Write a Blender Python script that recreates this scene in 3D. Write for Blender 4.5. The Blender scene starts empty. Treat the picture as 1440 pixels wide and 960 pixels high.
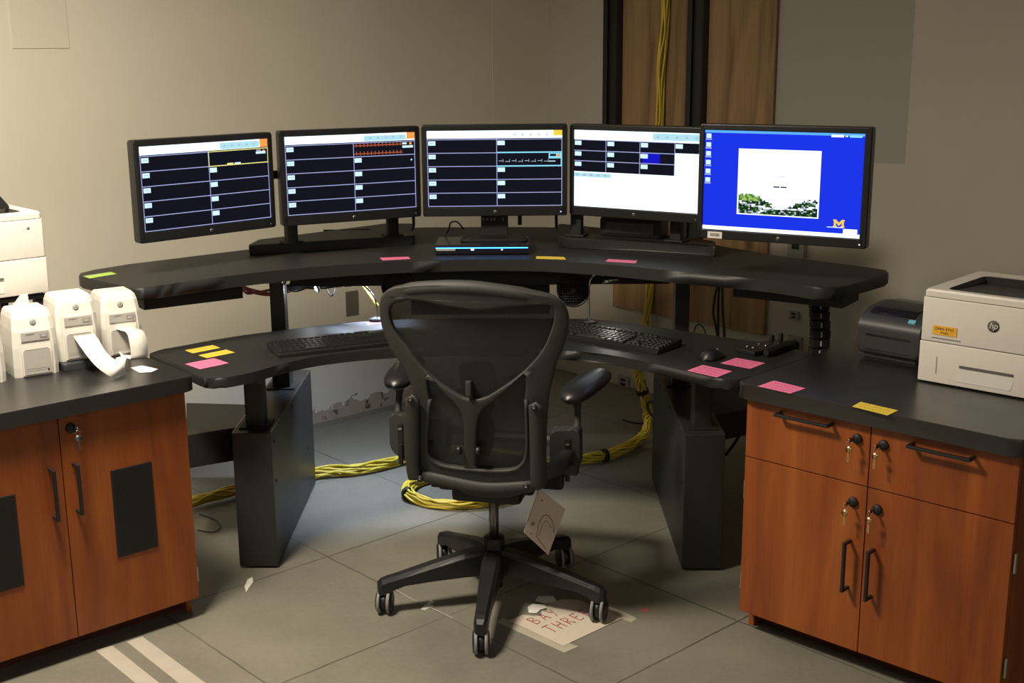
import bpy, bmesh, math, random
from math import sin, cos, pi, radians
from mathutils import Vector, Matrix
random.seed(7)
S = bpy.context.scene
C = bpy.context.collection

# ------------------------------------------------------------------ camera, world, lights, exposure
F, PITCH, ROLL, H = 1720.09, 0.232331, 0.007374, 1.71732
right0 = Vector((1, 0, 0)); fwd = Vector((0, cos(PITCH), -sin(PITCH))); up0 = Vector((0, sin(PITCH), cos(PITCH)))
XR = right0 * cos(ROLL) - up0 * sin(ROLL); YU = right0 * sin(ROLL) + up0 * cos(ROLL)
cam_d = bpy.data.cameras.new('camera'); cam = bpy.data.objects.new('camera', cam_d); C.objects.link(cam)
cam_d.sensor_width = 36; cam_d.lens = 36 * F / 1440; cam_d.clip_start = .05
M = Matrix((XR, YU, -fwd)).transposed().to_4x4(); M.translation = Vector((0, 0, H)); cam.matrix_world = M
S.camera = cam
W = bpy.data.worlds.new('world'); S.world = W; W.use_nodes = True
W.node_tree.nodes['Background'].inputs[0].default_value = (1.0, .90, .76, 1)
W.node_tree.nodes['Background'].inputs[1].default_value = .17
S.view_settings.view_transform = 'Standard'; S.view_settings.look = 'None'
S.view_settings.gamma = 1; S.view_settings.use_curve_mapping = False; S.view_settings.exposure = 0

def area(name, loc, target, size, power, col, sizey=None, spread=pi):
    l = bpy.data.lights.new(name, 'AREA'); l.shape = 'RECTANGLE'; l.size = size; l.size_y = sizey or size
    l.energy = power; l.color = col; l.spread = spread
    o = bpy.data.objects.new(name, l); C.objects.link(o); o.location = loc
    o.rotation_euler = (Vector(target) - Vector(loc)).to_track_quat('-Z', 'Y').to_euler()
    return o
area('ceiling_lamp_near', (-1.25, 2.75, 2.66), (-1.25, 2.75, 0), .5, 112, (1, .88, .71), .5)
area('area_light_behind', (1.0, -.6, 2.66), (1.0, -.6, 0), 1.8, 26, (1, .89, .74), 1.2)  # unseen broad area light behind the camera, no fixture modelled

def pixray(px, py):
    A = px - 720; B = 480 - py
    a = A * cos(ROLL) + B * sin(ROLL); b = -A * sin(ROLL) + B * cos(ROLL)
    return Vector((a, F * cos(PITCH) + b * sin(PITCH), -F * sin(PITCH) + b * cos(PITCH)))
EYE = Vector((0, 0, H))
def at(px, py, z):                      # the point of the level surface at height z seen there
    d = pixray(px, py); return EYE + d * ((z - H) / d.z)
def deep(px, py, y):                    # same, on the upright plane at depth y
    d = pixray(px, py); return EYE + d * (y / d.y)
def onplane(px, py, P, n):
    d = pixray(px, py); return EYE + d * ((Vector(P) - EYE).dot(n) / d.dot(n))

# ------------------------------------------------------------------ materials
def newmat(name):
    m = bpy.data.materials.new(name); m.use_nodes = True
    return m, m.node_tree.nodes, m.node_tree.links, m.node_tree.nodes['Principled BSDF']
def rgb(r, g, b):
    f = lambda c: (c / 255 / 12.92) if c / 255 < .04045 else ((c / 255 + .055) / 1.055) ** 2.4
    return (f(r), f(g), f(b), 1)
def plain(name, col, rough=.5, metal=0, var=.08, scale=40, bump=0.0, spec=.5, coat=0):
    m, N, L, B = newmat(name)
    tc = N.new('ShaderNodeTexCoord'); no = N.new('ShaderNodeTexNoise'); no.inputs['Scale'].default_value = scale
    no.inputs['Detail'].default_value = 4
    L.new(tc.outputs['Object'], no.inputs['Vector'])
    r = N.new('ShaderNodeValToRGB'); r.color_ramp.elements[0].position = .3; r.color_ramp.elements[1].position = .7
    c = [min(1, v) for v in col[:3]]
    r.color_ramp.elements[0].color = (*[v * (1 - var) for v in c], 1); r.color_ramp.elements[1].color = (*[min(1, v * (1 + var)) for v in c], 1)
    L.new(no.outputs['Fac'], r.inputs['Fac']); L.new(r.outputs['Color'], B.inputs['Base Color'])
    B.inputs['Roughness'].default_value = rough; B.inputs['Metallic'].default_value = metal
    B.inputs['Specular IOR Level'].default_value = spec; B.inputs['Coat Weight'].default_value = coat
    if bump:
        b = N.new('ShaderNodeBump'); b.inputs['Strength'].default_value = bump; b.inputs['Distance'].default_value = .002
        L.new(no.outputs['Fac'], b.inputs['Height']); L.new(b.outputs['Normal'], B.inputs['Normal'])
    return m
def glow(name, col, strength=1.0):
    m = bpy.data.materials.new(name); m.use_nodes = True; N = m.node_tree.nodes; N.clear()
    e = N.new('ShaderNodeEmission'); e.inputs[0].default_value = col; e.inputs[1].default_value = strength
    o = N.new('ShaderNodeOutputMaterial'); m.node_tree.links.new(e.outputs[0], o.inputs[0]); return m
def wood(name, c0, c1, c2, axis=2, stretch=(9, 9, .9), rough=.42, knots=False):
    m, N, L, B = newmat(name)
    tc = N.new('ShaderNodeTexCoord'); mp = N.new('ShaderNodeMapping'); mp.inputs['Scale'].default_value = stretch
    L.new(tc.outputs['Object'], mp.inputs['Vector'])
    n1 = N.new('ShaderNodeTexNoise'); n1.inputs['Scale'].default_value = 1.4; n1.inputs['Detail'].default_value = 5; n1.inputs['Distortion'].default_value = .8
    L.new(mp.outputs[0], n1.inputs['Vector'])
    mp2 = N.new('ShaderNodeMapping'); mp2.inputs['Scale'].default_value = [s * 12 for s in stretch[:2]] + [stretch[2] * 4]
    L.new(tc.outputs['Object'], mp2.inputs['Vector'])
    n2 = N.new('ShaderNodeTexNoise'); n2.inputs['Scale'].default_value = 2; n2.inputs['Detail'].default_value = 3
    L.new(mp2.outputs[0], n2.inputs['Vector'])
    r = N.new('ShaderNodeValToRGB'); e = r.color_ramp.elements
    e[0].position = .3; e[0].color = c0; e[1].position = .72; e[1].color = c2; k = e.new(.5); k.color = c1
    mx = N.new('ShaderNodeMix'); mx.data_type = 'FLOAT'; mx.inputs[0].default_value = .22
    L.new(n1.outputs['Fac'], mx.inputs[2]); L.new(n2.outputs['Fac'], mx.inputs[3]); L.new(mx.outputs[0], r.inputs['Fac'])
    out = r.outputs['Color']
    if knots:
        v = N.new('ShaderNodeTexVoronoi'); v.inputs['Scale'].default_value = 1
        m3 = N.new('ShaderNodeMapping'); m3.inputs['Scale'].default_value = (3.1, 3.1, 1.5); m3.inputs['Location'].default_value = (.2, .3, .45)
        L.new(tc.outputs['Object'], m3.inputs['Vector']); L.new(m3.outputs[0], v.inputs['Vector'])
        rr = N.new('ShaderNodeValToRGB'); rr.color_ramp.elements[0].position = .05; rr.color_ramp.elements[1].position = .13
        rr.color_ramp.elements[0].color = (.28, .2, .15, 1); rr.color_ramp.elements[1].color = (1, 1, 1, 1)
        L.new(v.outputs['Distance'], rr.inputs['Fac'])
        mm = N.new('ShaderNodeMix'); mm.data_type = 'RGBA'; mm.blend_type = 'MULTIPLY'; mm.inputs[0].default_value = 1
        L.new(out, mm.inputs[6]); L.new(rr.outputs['Color'], mm.inputs[7]); out = mm.outputs[2]
    L.new(out, B.inputs['Base Color']); B.inputs['Roughness'].default_value = rough
    return m

m_cherry = wood('cherry_veneer', rgb(108, 50, 20), rgb(138, 70, 26), rgb(160, 90, 38), rough=.38, stretch=(7, 7, .8))
m_cherry_dark = wood('cherry_recess', rgb(70, 38, 24), rgb(88, 46, 28), rgb(100, 54, 32))
m_ply = wood('plywood', rgb(104, 80, 54), rgb(148, 118, 82), rgb(172, 142, 102), rough=.7, stretch=(7, 7, .8), knots=True)
m_counter = plain('dark_laminate', (.013, .0125, .012, 1), .30, var=.25, scale=300, spec=.95)
m_desk = plain('black_laminate', (.017, .017, .0165, 1), .50, var=.25, scale=350, spec=.5)
m_edge = plain('black_edge', (.010, .010, .010, 1), .28, spec=.5)
m_powder = plain('black_powder_coat', (.018, .018, .0185, 1), .42, var=.15, scale=500, bump=.05)
m_black = plain('black_plastic', (.012, .012, .013, 1), .42)
m_black2 = plain('matte_black_plastic', (.008, .008, .008, 1), .6)
m_frame = plain('graphite_plastic', (.029, .030, .027, 1), .62, var=.15, bump=.08, scale=300)
m_pad = plain('soft_black_vinyl', (.012, .012, .014, 1), .36)
m_tyre = plain('grey_rubber_tread', (.22, .22, .22, 1), .6)
m_steel = plain('brushed_steel', (.42, .41, .39, 1), .28, 1)
m_chrome = plain('chrome', (.75, .75, .75, 1), .12, 1, var=.02)
m_gas = plain('dull_steel', (.20, .20, .20, 1), .35, .9)
m_brass = plain('brass', (.80, .50, .24, 1), .25, 1)
m_white = plain('warm_white_plastic', (.72, .70, .64, 1), .45, var=.02)
m_ivory = plain('ivory_plastic', (.74, .70, .64, 1), .45, var=.02)
m_panelgrey = plain('pale_grey_plastic', (.42, .405, .375, 1), .5, var=.03)
m_line = plain('seam_grey', (.12, .11, .10, 1), .7)
m_grey = plain('mid_grey_plastic', (.25, .25, .25, 1), .5)
m_slate = plain('slate_grey_plastic', (.032, .034, .037, 1), .45)
m_slate2 = plain('navy_smoked_plastic', (.010, .010, .016, 1), .22)
m_paper = plain('white_paper', (.78, .76, .70, 1), .8, var=.03)
m_pink = plain('pink_paper', (.85, .19, .36, 1), .8, var=.04)
m_yellow = plain('yellow_paper', (.82, .60, .06, 1), .8, var=.04)
m_green = plain('green_paper', (.40, .60, .12, 1), .8, var=.04)
m_ink = plain('dark_ink', (.02, .02, .02, 1), .8)
m_pinkink = plain('dark_pink_ink', (.30, .04, .12, 1), .8)
m_red = plain('red_marker', (.42, .03, .03, 1), .8)
m_tape = plain('masking_tape', (.40, .365, .30, 1), .75, var=.06, scale=15)
m_sheet = plain('aged_paper', (.57, .51, .42, 1), .8, var=.03)
m_tape2 = plain('beige_tape', (.40, .365, .285, 1), .75, var=.06, scale=15)
m_ycable = plain('yellow_cable', (.66, .52, .05, 1), .45, var=.1, scale=5)
m_rcable = plain('red_cable', (.24, .035, .03, 1), .45)
m_wcable = plain('grey_cable', (.5, .48, .45, 1), .4)
m_orange = plain('orange_sticker', (.85, .45, .04, 1), .6)
m_bluebtn = plain('blue_button', (.18, .50, .68, 1), .5)
m_plate = plain('brown_cover_plate', (.16, .14, .115, 1), .5)
m_plateg = plain('grey_cover_plate', (.30, .28, .25, 1), .5)
m_card = plain('booklet_card', (.50, .43, .37, 1), .6, var=.03)
m_cardb = plain('booklet_print', (.24, .19, .16, 1), .6)
m_bezel = plain('monitor_bezel', (.011, .011, .012, 1), .38)
m_logo = plain('silver_logo', (.28, .28, .28, 1), .35, .6)
m_hinge = plain('nickel', (.55, .52, .45, 1), .3, .9)
def mesh_mat():
    m, N, L, B = newmat('woven_mesh')
    B.inputs['Base Color'].default_value = (.020, .021, .019, 1); B.inputs['Roughness'].default_value = .6
    t = N.new('ShaderNodeBsdfTransparent'); x = N.new('ShaderNodeMixShader')
    tc = N.new('ShaderNodeTexCoord'); wv = N.new('ShaderNodeTexWave'); wv.bands_direction = 'X'; wv.inputs['Scale'].default_value = 60
    L.new(tc.outputs['Object'], wv.inputs['Vector'])
    mr = N.new('ShaderNodeMapRange'); mr.inputs[3].default_value = .60; mr.inputs[4].default_value = .72
    L.new(wv.outputs['Fac'], mr.inputs[0]); L.new(mr.outputs[0], x.inputs[0])
    L.new(t.outputs[0], x.inputs[1]); L.new(B.outputs[0], x.inputs[2]); L.new(x.outputs[0], N['Material Output'].inputs[0]); return m
m_mesh = mesh_mat()
SCR = {k: glow('screen_' + k, v, s) for k, v, s in [
    ('dark', (.0075, .0078, .014, 1), 1), ('white', (.80, .93, 1, 1), 1.7), ('pale', (.42, .72, .82, 1), 1.1), ('line', (.42, .45, .80, 1), 1),
    ('tag', (.62, .86, 1, 1), 1.15), ('cyan', (.25, .70, .90, 1), 1.1), ('orange', (.95, .36, .08, 1), 1), ('rust', (.55, .12, .05, 1), .8),
    ('yellow', (.80, .78, .25, 1), 1.1), ('blue', (.012, .035, .78, 1), 1.05), ('deep', (.01, .01, .60, 1), 1), ('sky', (.12, .45, .95, 1), 1),
    ('maize', (1, .62, .06, 1), 1.1), ('green', (.10, .28, .05, 1), .8), ('dgreen', (.012, .035, .018, 1), .8), ('greyblue', (.45, .52, .62, 1), 1),
    ('lime', (.40, .60, .15, 1), .9)]}
m_blueled = glow('blue_led_strip', (.04, .32, 1, 1), 6)
m_whiteled = glow('white_indicator', (.8, .85, 1, 1), 1.5)
m_bulb = glow('lamp_bulb', (1, .95, .85, 1), 9)
m_diffuser = glow('light_diffuser', (1, .87, .68, 1), 3)

GA = 0.7474
def floor_mat():
    m, N, L, B = newmat('concrete_floor')
    tc = N.new('ShaderNodeTexCoord'); sp = N.new('ShaderNodeSeparateXYZ')
    # wobble the saw cuts a little
    L.new(tc.outputs['Object'], sp.inputs[0])
    def math_(op, a, b=None, c=None):
        n = N.new('ShaderNodeMath'); n.operation = op
        for i, v in enumerate((a, b, c)):
            if v is None: continue
            if isinstance(v, (int, float)): n.inputs[i].default_value = v
            else: L.new(v, n.inputs[i])
        return n.outputs[0]
    X, Y = sp.outputs[0], sp.outputs[1]
    a = math_('ADD', math_('MULTIPLY', X, cos(GA)), math_('MULTIPLY', Y, sin(GA)))
    b = math_('ADD', math_('MULTIPLY', X, -sin(GA)), math_('MULTIPLY', Y, cos(GA)))
    nw = N.new('ShaderNodeTexNoise'); nw.inputs['Scale'].default_value = 9; L.new(tc.outputs['Object'], nw.inputs['Vector'])
    wob = math_('MULTIPLY', math_('SUBTRACT', nw.outputs['Fac'], .5), .006)
    def cut(v, per, ph, w):
        t = math_('DIVIDE', math_('SUBTRACT', math_('ADD', v, wob), ph), per)
        d = math_('MULTIPLY', math_('ABSOLUTE', math_('SUBTRACT', math_('FRACT', math_('ADD', t, .5)), .5)), per)
        return math_('SUBTRACT', 1, math_('SMOOTH_MIN', math_('DIVIDE', d, w), 1, .1))
    ca = cut(a, .6345, 1.608, .0045); cb = cut(b, .649, 2.0824, .0045)
    g = math_('MAXIMUM', math_('MAXIMUM', ca, cb), 0)
    fade = N.new('ShaderNodeTexNoise'); fade.inputs['Scale'].default_value = 1.6; L.new(tc.outputs['Object'], fade.inputs['Vector'])
    fr = N.new('ShaderNodeMapRange'); fr.inputs[1].default_value = .35; fr.inputs[2].default_value = .6; fr.inputs[3].default_value = .35; fr.inputs[4].default_value = 1
    L.new(fade.outputs['Fac'], fr.inputs[0]); g = math_('MULTIPLY', g, fr.outputs[0])
    n1 = N.new('ShaderNodeTexNoise'); n1.inputs['Scale'].default_value = 1.7; n1.inputs['Detail'].default_value = 7; n1.inputs['Roughness'].default_value = .62
    L.new(tc.outputs['Object'], n1.inputs['Vector'])
    n2 = N.new('ShaderNodeTexNoise'); n2.inputs['Scale'].default_value = 60; n2.inputs['Detail'].default_value = 4; L.new(tc.outputs['Object'], n2.inputs['Vector'])
    r = N.new('ShaderNodeValToRGB'); e = r.color_ramp.elements
    e[0].position = .3; e[0].color = (.140, .134, .108, 1); e[1].position = .7; e[1].color = (.245, .232, .185, 1)
    mxx = N.new('ShaderNodeMix'); mxx.data_type = 'FLOAT'; mxx.inputs[0].default_value = .22
    L.new(n1.outputs['Fac'], mxx.inputs[2]); L.new(n2.outputs['Fac'], mxx.inputs[3]); L.new(mxx.outputs[0], r.inputs['Fac'])
    mc = N.new('ShaderNodeMix'); mc.data_type = 'RGBA'; L.new(g, mc.inputs[0]); L.new(r.outputs['Color'], mc.inputs[6]); mc.inputs[7].default_value = (.035, .034, .030, 1)
    L.new(mc.outputs[2], B.inputs['Base Color'])
    rr = N.new('ShaderNodeMapRange'); rr.inputs[3].default_value = .38; rr.inputs[4].default_value = .62; L.new(n1.outputs['Fac'], rr.inputs[0]); L.new(rr.outputs[0], B.inputs['Roughness'])
    bp = N.new('ShaderNodeBump'); bp.inputs['Strength'].default_value = .5; bp.inputs['Distance'].default_value = .004; bp.invert = True
    L.new(g, bp.inputs['Height']); L.new(bp.outputs[0], B.inputs['Normal'])
    return m
def wall_mat(name, col, torn=None, patch=None):
    """torn: brown torn gypsum along the floor between local x a..b; patch: bare grey area x0..x1, above z"""
    m, N, L, B = newmat(name)
    tc = N.new('ShaderNodeTexCoord'); n1 = N.new('ShaderNodeTexNoise'); n1.inputs['Scale'].default_value = 1.3; n1.inputs['Detail'].default_value = 5
    L.new(tc.outputs['Object'], n1.inputs['Vector'])
    r = N.new('ShaderNodeValToRGB'); e = r.color_ramp.elements; e[0].position = .35; e[1].position = .68
    e[0].color = (*[c * .95 for c in col], 1); e[1].color = (*[c * 1.04 for c in col], 1); L.new(n1.outputs['Fac'], r.inputs['Fac'])
    out = r.outputs['Color']
    sp = N.new('ShaderNodeSeparateXYZ'); L.new(tc.outputs['Object'], sp.inputs[0])
    def op(o, a, b):
        n = N.new('ShaderNodeMath'); n.operation = o
        for i, v in enumerate((a, b)):
            if isinstance(v, (int, float)): n.inputs[i].default_value = v
            else: L.new(v, n.inputs[i])
        return n.outputs[0]
    def mix(fac, col2):
        nonlocal out
        x = N.new('ShaderNodeMix'); x.data_type = 'RGBA'; L.new(fac, x.inputs[0]); L.new(out, x.inputs[6])
        if isinstance(col2, tuple): x.inputs[7].default_value = col2
        else: L.new(col2, x.inputs[7])
        out = x.outputs[2]
    # small scuffs
    sc = N.new('ShaderNodeTexNoise'); sc.inputs['Scale'].default_value = 14; sc.inputs['Detail'].default_value = 3
    mp = N.new('ShaderNodeMapping'); mp.inputs['Scale'].default_value = (1, 1, 2.2); L.new(tc.outputs['Object'], mp.inputs[0]); L.new(mp.outputs[0], sc.inputs['Vector'])
    mix(op('MULTIPLY', op('GREATER_THAN', sc.outputs['Fac'], .765), .55), (col[0] * .45, col[1] * .42, col[2] * .38, 1))
    if patch:
        x0, x1, z0 = patch
        f = op('MULTIPLY', op('MULTIPLY', op('GREATER_THAN', sp.outputs[0], x0), op('LESS_THAN', sp.outputs[0], x1)), op('GREATER_THAN', sp.outputs[2], z0))
        mix(f, (col[0] * .72, col[1] * .75, col[2] * .78, 1))
    if torn:
        a, b = torn
        nt = N.new('ShaderNodeTexNoise'); nt.inputs['Scale'].default_value = 11; nt.inputs['Detail'].default_value = 4; L.new(tc.outputs['Object'], nt.inputs['Vector'])
        h = op('ADD', op('MULTIPLY', op('SUBTRACT', nt.outputs['Fac'], .5), .22), .075)
        f = op('MULTIPLY', op('LESS_THAN', sp.outputs[2], h), op('MULTIPLY', op('GREATER_THAN', sp.outputs[0], a), op('LESS_THAN', sp.outputs[0], b)))
        nb = N.new('ShaderNodeTexNoise'); nb.inputs['Scale'].default_value = 17; nb.inputs['Detail'].default_value = 5; L.new(tc.outputs['Object'], nb.inputs['Vector'])
        rb = N.new('ShaderNodeValToRGB'); q = rb.color_ramp.elements; q[0].position = .36; q[0].color = (.10, .07, .035, 1); q[1].position = .42; q[1].color = (.42, .34, .24, 1)
        L.new(nb.outputs['Fac'], rb.inputs['Fac']); mix(f, rb.outputs['Color'])
    L.new(out, B.inputs['Base Color']); B.inputs['Roughness'].default_value = .75
    nf = N.new('ShaderNodeTexNoise'); nf.inputs['Scale'].default_value = 90; L.new(tc.outputs['Object'], nf.inputs['Vector'])
    bp = N.new('ShaderNodeBump'); bp.inputs['Strength'].default_value = .12; bp.inputs['Distance'].default_value = .002
    L.new(nf.outputs['Fac'], bp.inputs['Height']); L.new(bp.outputs[0], B.inputs['Normal'])
    return m

# ------------------------------------------------------------------ mesh building
class MB:
    def __init__(s): s.bm = bmesh.new(); s.mats = []; s.cur = 0
    def m(s, mat):
        if mat not in s.mats: s.mats.append(mat)
        s.cur = s.mats.index(mat); return s
    def _f(s, vs, smooth=False):
        try: f = s.bm.faces.new(vs)
        except ValueError: return None
        f.material_index = s.cur; f.smooth = smooth; return f
    def _merge(s, b, smooth=None):
        b.verts.index_update(); vs = [s.bm.verts.new(v.co) for v in b.verts]
        for f in b.faces:
            g = s._f([vs[v.index] for v in f.verts], f.smooth if smooth is None else smooth)
        b.free()
    def box(s, c, size, rz=0, bevel=0, rot=None, seg=2):
        b = bmesh.new(); bmesh.ops.create_cube(b, size=1)
        bmesh.ops.scale(b, vec=size, verts=b.verts)
        if bevel: bmesh.ops.bevel(b, geom=b.edges[:], offset=bevel, segments=seg, affect='EDGES', profile=.6)
        R = rot if rot is not None else Matrix.Rotation(rz, 4, 'Z')
        bmesh.ops.transform(b, matrix=Matrix.Translation(c) @ R.to_4x4(), verts=b.verts)
        s._merge(b, False); return s
    def quad(s, pts, flip=False):
        vs = [s.bm.verts.new(p) for p in pts]
        if flip: vs.reverse()
        s._f(vs); return s
    def prism(s, poly, z0, z1, bevel=0, seg=3, matrix=None, edge_mat=None):
        b = bmesh.new(); n = len(poly)
        lo = [b.verts.new((p[0], p[1], z0)) for p in poly]; hi = [b.verts.new((p[0], p[1], z1)) for p in poly]
        ar = sum(poly[i][0] * poly[(i + 1) % n][1] - poly[(i + 1) % n][0] * poly[i][1] for i in range(n))
        ft = b.faces.new(hi if ar > 0 else hi[::-1]); fb = b.faces.new(lo[::-1] if ar > 0 else lo)
        for i in range(n):
            j = (i + 1) % n
            b.faces.new([lo[i], lo[j], hi[j], hi[i]] if ar > 0 else [lo[j], lo[i], hi[i], hi[j]]).smooth = n > 12
        if bevel:
            ed = [e for f in (ft, fb) for e in f.edges]
            bmesh.ops.bevel(b, geom=ed, offset=bevel, segments=seg, affect='EDGES', profile=.5)
        if matrix: bmesh.ops.transform(b, matrix=matrix, verts=b.verts)
        s._merge(b); return s
    def tube(s, pts, r, n=8, cap=True, smooth_path=0):
        pts = [Vector(p) for p in pts]
        if smooth_path: 
            rr = r if isinstance(r, (list, tuple)) else None
            pts = crv(pts, smooth_path); 
            if rr: r = [rr[min(len(rr) - 1, int(i / smooth_path + .5))] for i in range(len(pts))]
        R = r if isinstance(r, (list, tuple)) else [r] * len(pts)
        rings = []; up = Vector((0, 0, 1)); prev = None
        for i, p in enumerate(pts):
            t = (pts[min(i + 1, len(pts) - 1)] - pts[max(i - 1, 0)])
            if t.length < 1e-9: t = Vector((0, 0, 1))
            t.normalize()
            if prev is None:
                a = t.cross(up)
                if a.length < .1: a = t.cross(Vector((1, 0, 0)))
            else: a = prev - t * prev.dot(t)
            a.normalize(); prev = a; c = t.cross(a)
            rings.append([s.bm.verts.new(p + (a * cos(2 * pi * k / n) + c * sin(2 * pi * k / n)) * R[i]) for k in range(n)])
        for i in range(len(rings) - 1):
            for k in range(n): s._f([rings[i][k], rings[i][(k + 1) % n], rings[i + 1][(k + 1) % n], rings[i + 1][k]], True)
        if cap: s._f(rings[0][::-1]); s._f(rings[-1])
        return s
    def lathe(s, prof, c=(0, 0, 0), n=24, axis='Z', matrix=None):
        rot = {'Z': Matrix(), 'X': Matrix.Rotation(pi / 2, 4, 'Y'), 'Y': Matrix.Rotation(-pi / 2, 4, 'X')}[axis]
        Mx = matrix if matrix is not None else Matrix.Translation(c) @ rot
        rings = []
        for r, z in prof:
            if r < 1e-6: rings.append([s.bm.verts.new(Mx @ Vector((0, 0, z)))] * n)
            else: rings.append([s.bm.verts.new(Mx @ Vector((r * cos(2 * pi * k / n), r * sin(2 * pi * k / n), z))) for k in range(n)])
        for i in range(len(rings) - 1):
            for k in range(n):
                v = [rings[i][k], rings[i][(k + 1) % n], rings[i + 1][(k + 1) % n], rings[i + 1][k]]
                u = []
                for x in v:
                    if x not in u: u.append(x)
                if len(u) > 2: s._f(u, True)
        return s
    def loft(s, rings, cap=True, smooth=True):
        R = [[s.bm.verts.new(p) for p in r] for r in rings]; n = len(R[0])
        for i in range(len(R) - 1):
            for k in range(n): s._f([R[i][k], R[i][(k + 1) % n], R[i + 1][(k + 1) % n], R[i + 1][k]], smooth)
        if cap: s._f(R[0][::-1]); s._f(R[-1])
        return s
    def ribbon(s, A, B, th=.0006):
        n = len(A); A = [Vector(a) for a in A]; B = [Vector(b) for b in B]
        va, vb, wa, wb = [], [], [], []
        for i in range(n):
            t = A[min(i + 1, n - 1)] - A[max(i - 1, 0)]; nn = t.cross(B[i] - A[i]); nn.normalize(); nn *= th
            va.append(s.bm.verts.new(A[i])); vb.append(s.bm.verts.new(B[i])); wa.append(s.bm.verts.new(A[i] + nn)); wb.append(s.bm.verts.new(B[i] + nn))
        for i in range(n - 1):
            s._f([va[i], vb[i], vb[i + 1], va[i + 1]], True); s._f([wa[i + 1], wb[i + 1], wb[i], wa[i]], True)
            s._f([va[i + 1], wa[i + 1], wa[i], va[i]]); s._f([vb[i], wb[i], wb[i + 1], vb[i + 1]])
        return s
    def text(s, string, size, matrix, extrude=.0004, shear=0, align='CENTER'):
        cu = bpy.data.curves.new('t', 'FONT'); cu.body = string; cu.size = size; cu.extrude = extrude; cu.align_x = align; cu.align_y = 'CENTER'; cu.shear = shear; cu.resolution_u = 3
        o = bpy.data.objects.new('t', cu); C.objects.link(o); dg = bpy.context.evaluated_depsgraph_get()
        me = bpy.data.meshes.new_from_object(o.evaluated_get(dg)); b = bmesh.new(); b.from_mesh(me)
        bmesh.ops.transform(b, matrix=matrix, verts=b.verts); s._merge(b, False)
        bpy.data.objects.remove(o); bpy.data.curves.remove(cu); bpy.data.meshes.remove(me); return s
    def build(s, name, parent=None, world=False, sub=0):
        bmesh.ops.remove_doubles(s.bm, verts=s.bm.verts, dist=1e-6)
        bmesh.ops.recalc_face_normals(s.bm, faces=s.bm.faces)
        base = Matrix()
        if world and parent is not None:
            chain = parent; Wm = Matrix()
            while chain is not None: Wm = chain.matrix_basis @ Wm; chain = chain.parent
            base = Wm.inverted()
            bmesh.ops.transform(s.bm, matrix=base, verts=s.bm.verts)
        me = bpy.data.meshes.new(name); s.bm.to_mesh(me); s.bm.free()
        for m in s.mats: me.materials.append(m)
        o = bpy.data.objects.new(name, me); C.objects.link(o)
        if parent is not None: o.parent = parent
        if sub:
            md = o.modifiers.new('subdivision', 'SUBSURF'); md.levels = sub; md.render_levels = sub
        return o
def crv(pts, k=6, closed=False):
    pts = [Vector(p) for p in pts]; n = len(pts); out = []
    rng = range(n) if closed else range(n - 1)
    for i in rng:
        if closed: p0, p1, p2, p3 = pts[i - 1], pts[i], pts[(i + 1) % n], pts[(i + 2) % n]
        else: p0, p1, p2, p3 = pts[max(i - 1, 0)], pts[i], pts[i + 1], pts[min(i + 2, n - 1)]
        for j in range(k):
            t = j / k
            out.append(.5 * ((2 * p1) + (p2 - p0) * t + (2 * p0 - 5 * p1 + 4 * p2 - p3) * t * t + (3 * p1 - p0 - 3 * p2 + p3) * t ** 3))
    if not closed: out.append(pts[-1])
    return out
def roundpoly(poly, r, seg=5):
    out = []; n = len(poly)
    rs = r if isinstance(r, (list, tuple)) else [r] * n
    for i in range(n):
        p = Vector(poly[i][:2]); a = Vector(poly[i - 1][:2]) - p; b = Vector(poly[(i + 1) % n][:2]) - p
        rr = min(rs[i], a.length * .45, b.length * .45)
        if rr < 1e-5: out.append(p); continue
        a = p + a.normalized() * rr; b = p + b.normalized() * rr
        for k in range(seg + 1):
            t = k / seg; out.append(a * (1 - t) ** 2 + p * 2 * t * (1 - t) + b * t * t)
    return out
def thing(name, label, cat, loc=(0, 0, 0), rz=0, group=None):
    o = bpy.data.objects.new(name, None); C.objects.link(o); o.location = loc; o.rotation_euler = (0, 0, rz); o.empty_display_size = .05
    o['label'] = label; o['category'] = cat
    if group: o['group'] = group
    return o
def tag(o, label, cat, group=None, kind=None):
    o['label'] = label; o['category'] = cat
    if group: o['group'] = group
    if kind: o['kind'] = kind
    return o
def struct(o): o['kind'] = 'structure'; return o
def recenter(o):
    me = o.data; n = len(me.vertices)
    xs = [v.co.x for v in me.vertices]; ys = [v.co.y for v in me.vertices]; zs = [v.co.z for v in me.vertices]
    c = Vector(((min(xs) + max(xs)) / 2, (min(ys) + max(ys)) / 2, min(zs))); me.transform(Matrix.Translation(-c)); o.location = c; return o
def copy_tree(o, parent=None):
    c = o.copy(); C.objects.link(c); c.parent = parent
    for ch in [x for x in o.children]: copy_tree(ch, c)
    return c
def frame_face(o, px, py, y=0.0):       # point of the photo on the plane local-y = y of the thing o -> local coords
    R = o.matrix_basis; P = R @ Vector((0, y, 0)); n = (R.to_3x3() @ Vector((0, 1, 0)))
    return R.inverted() @ onplane(px, py, P, n)

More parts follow.
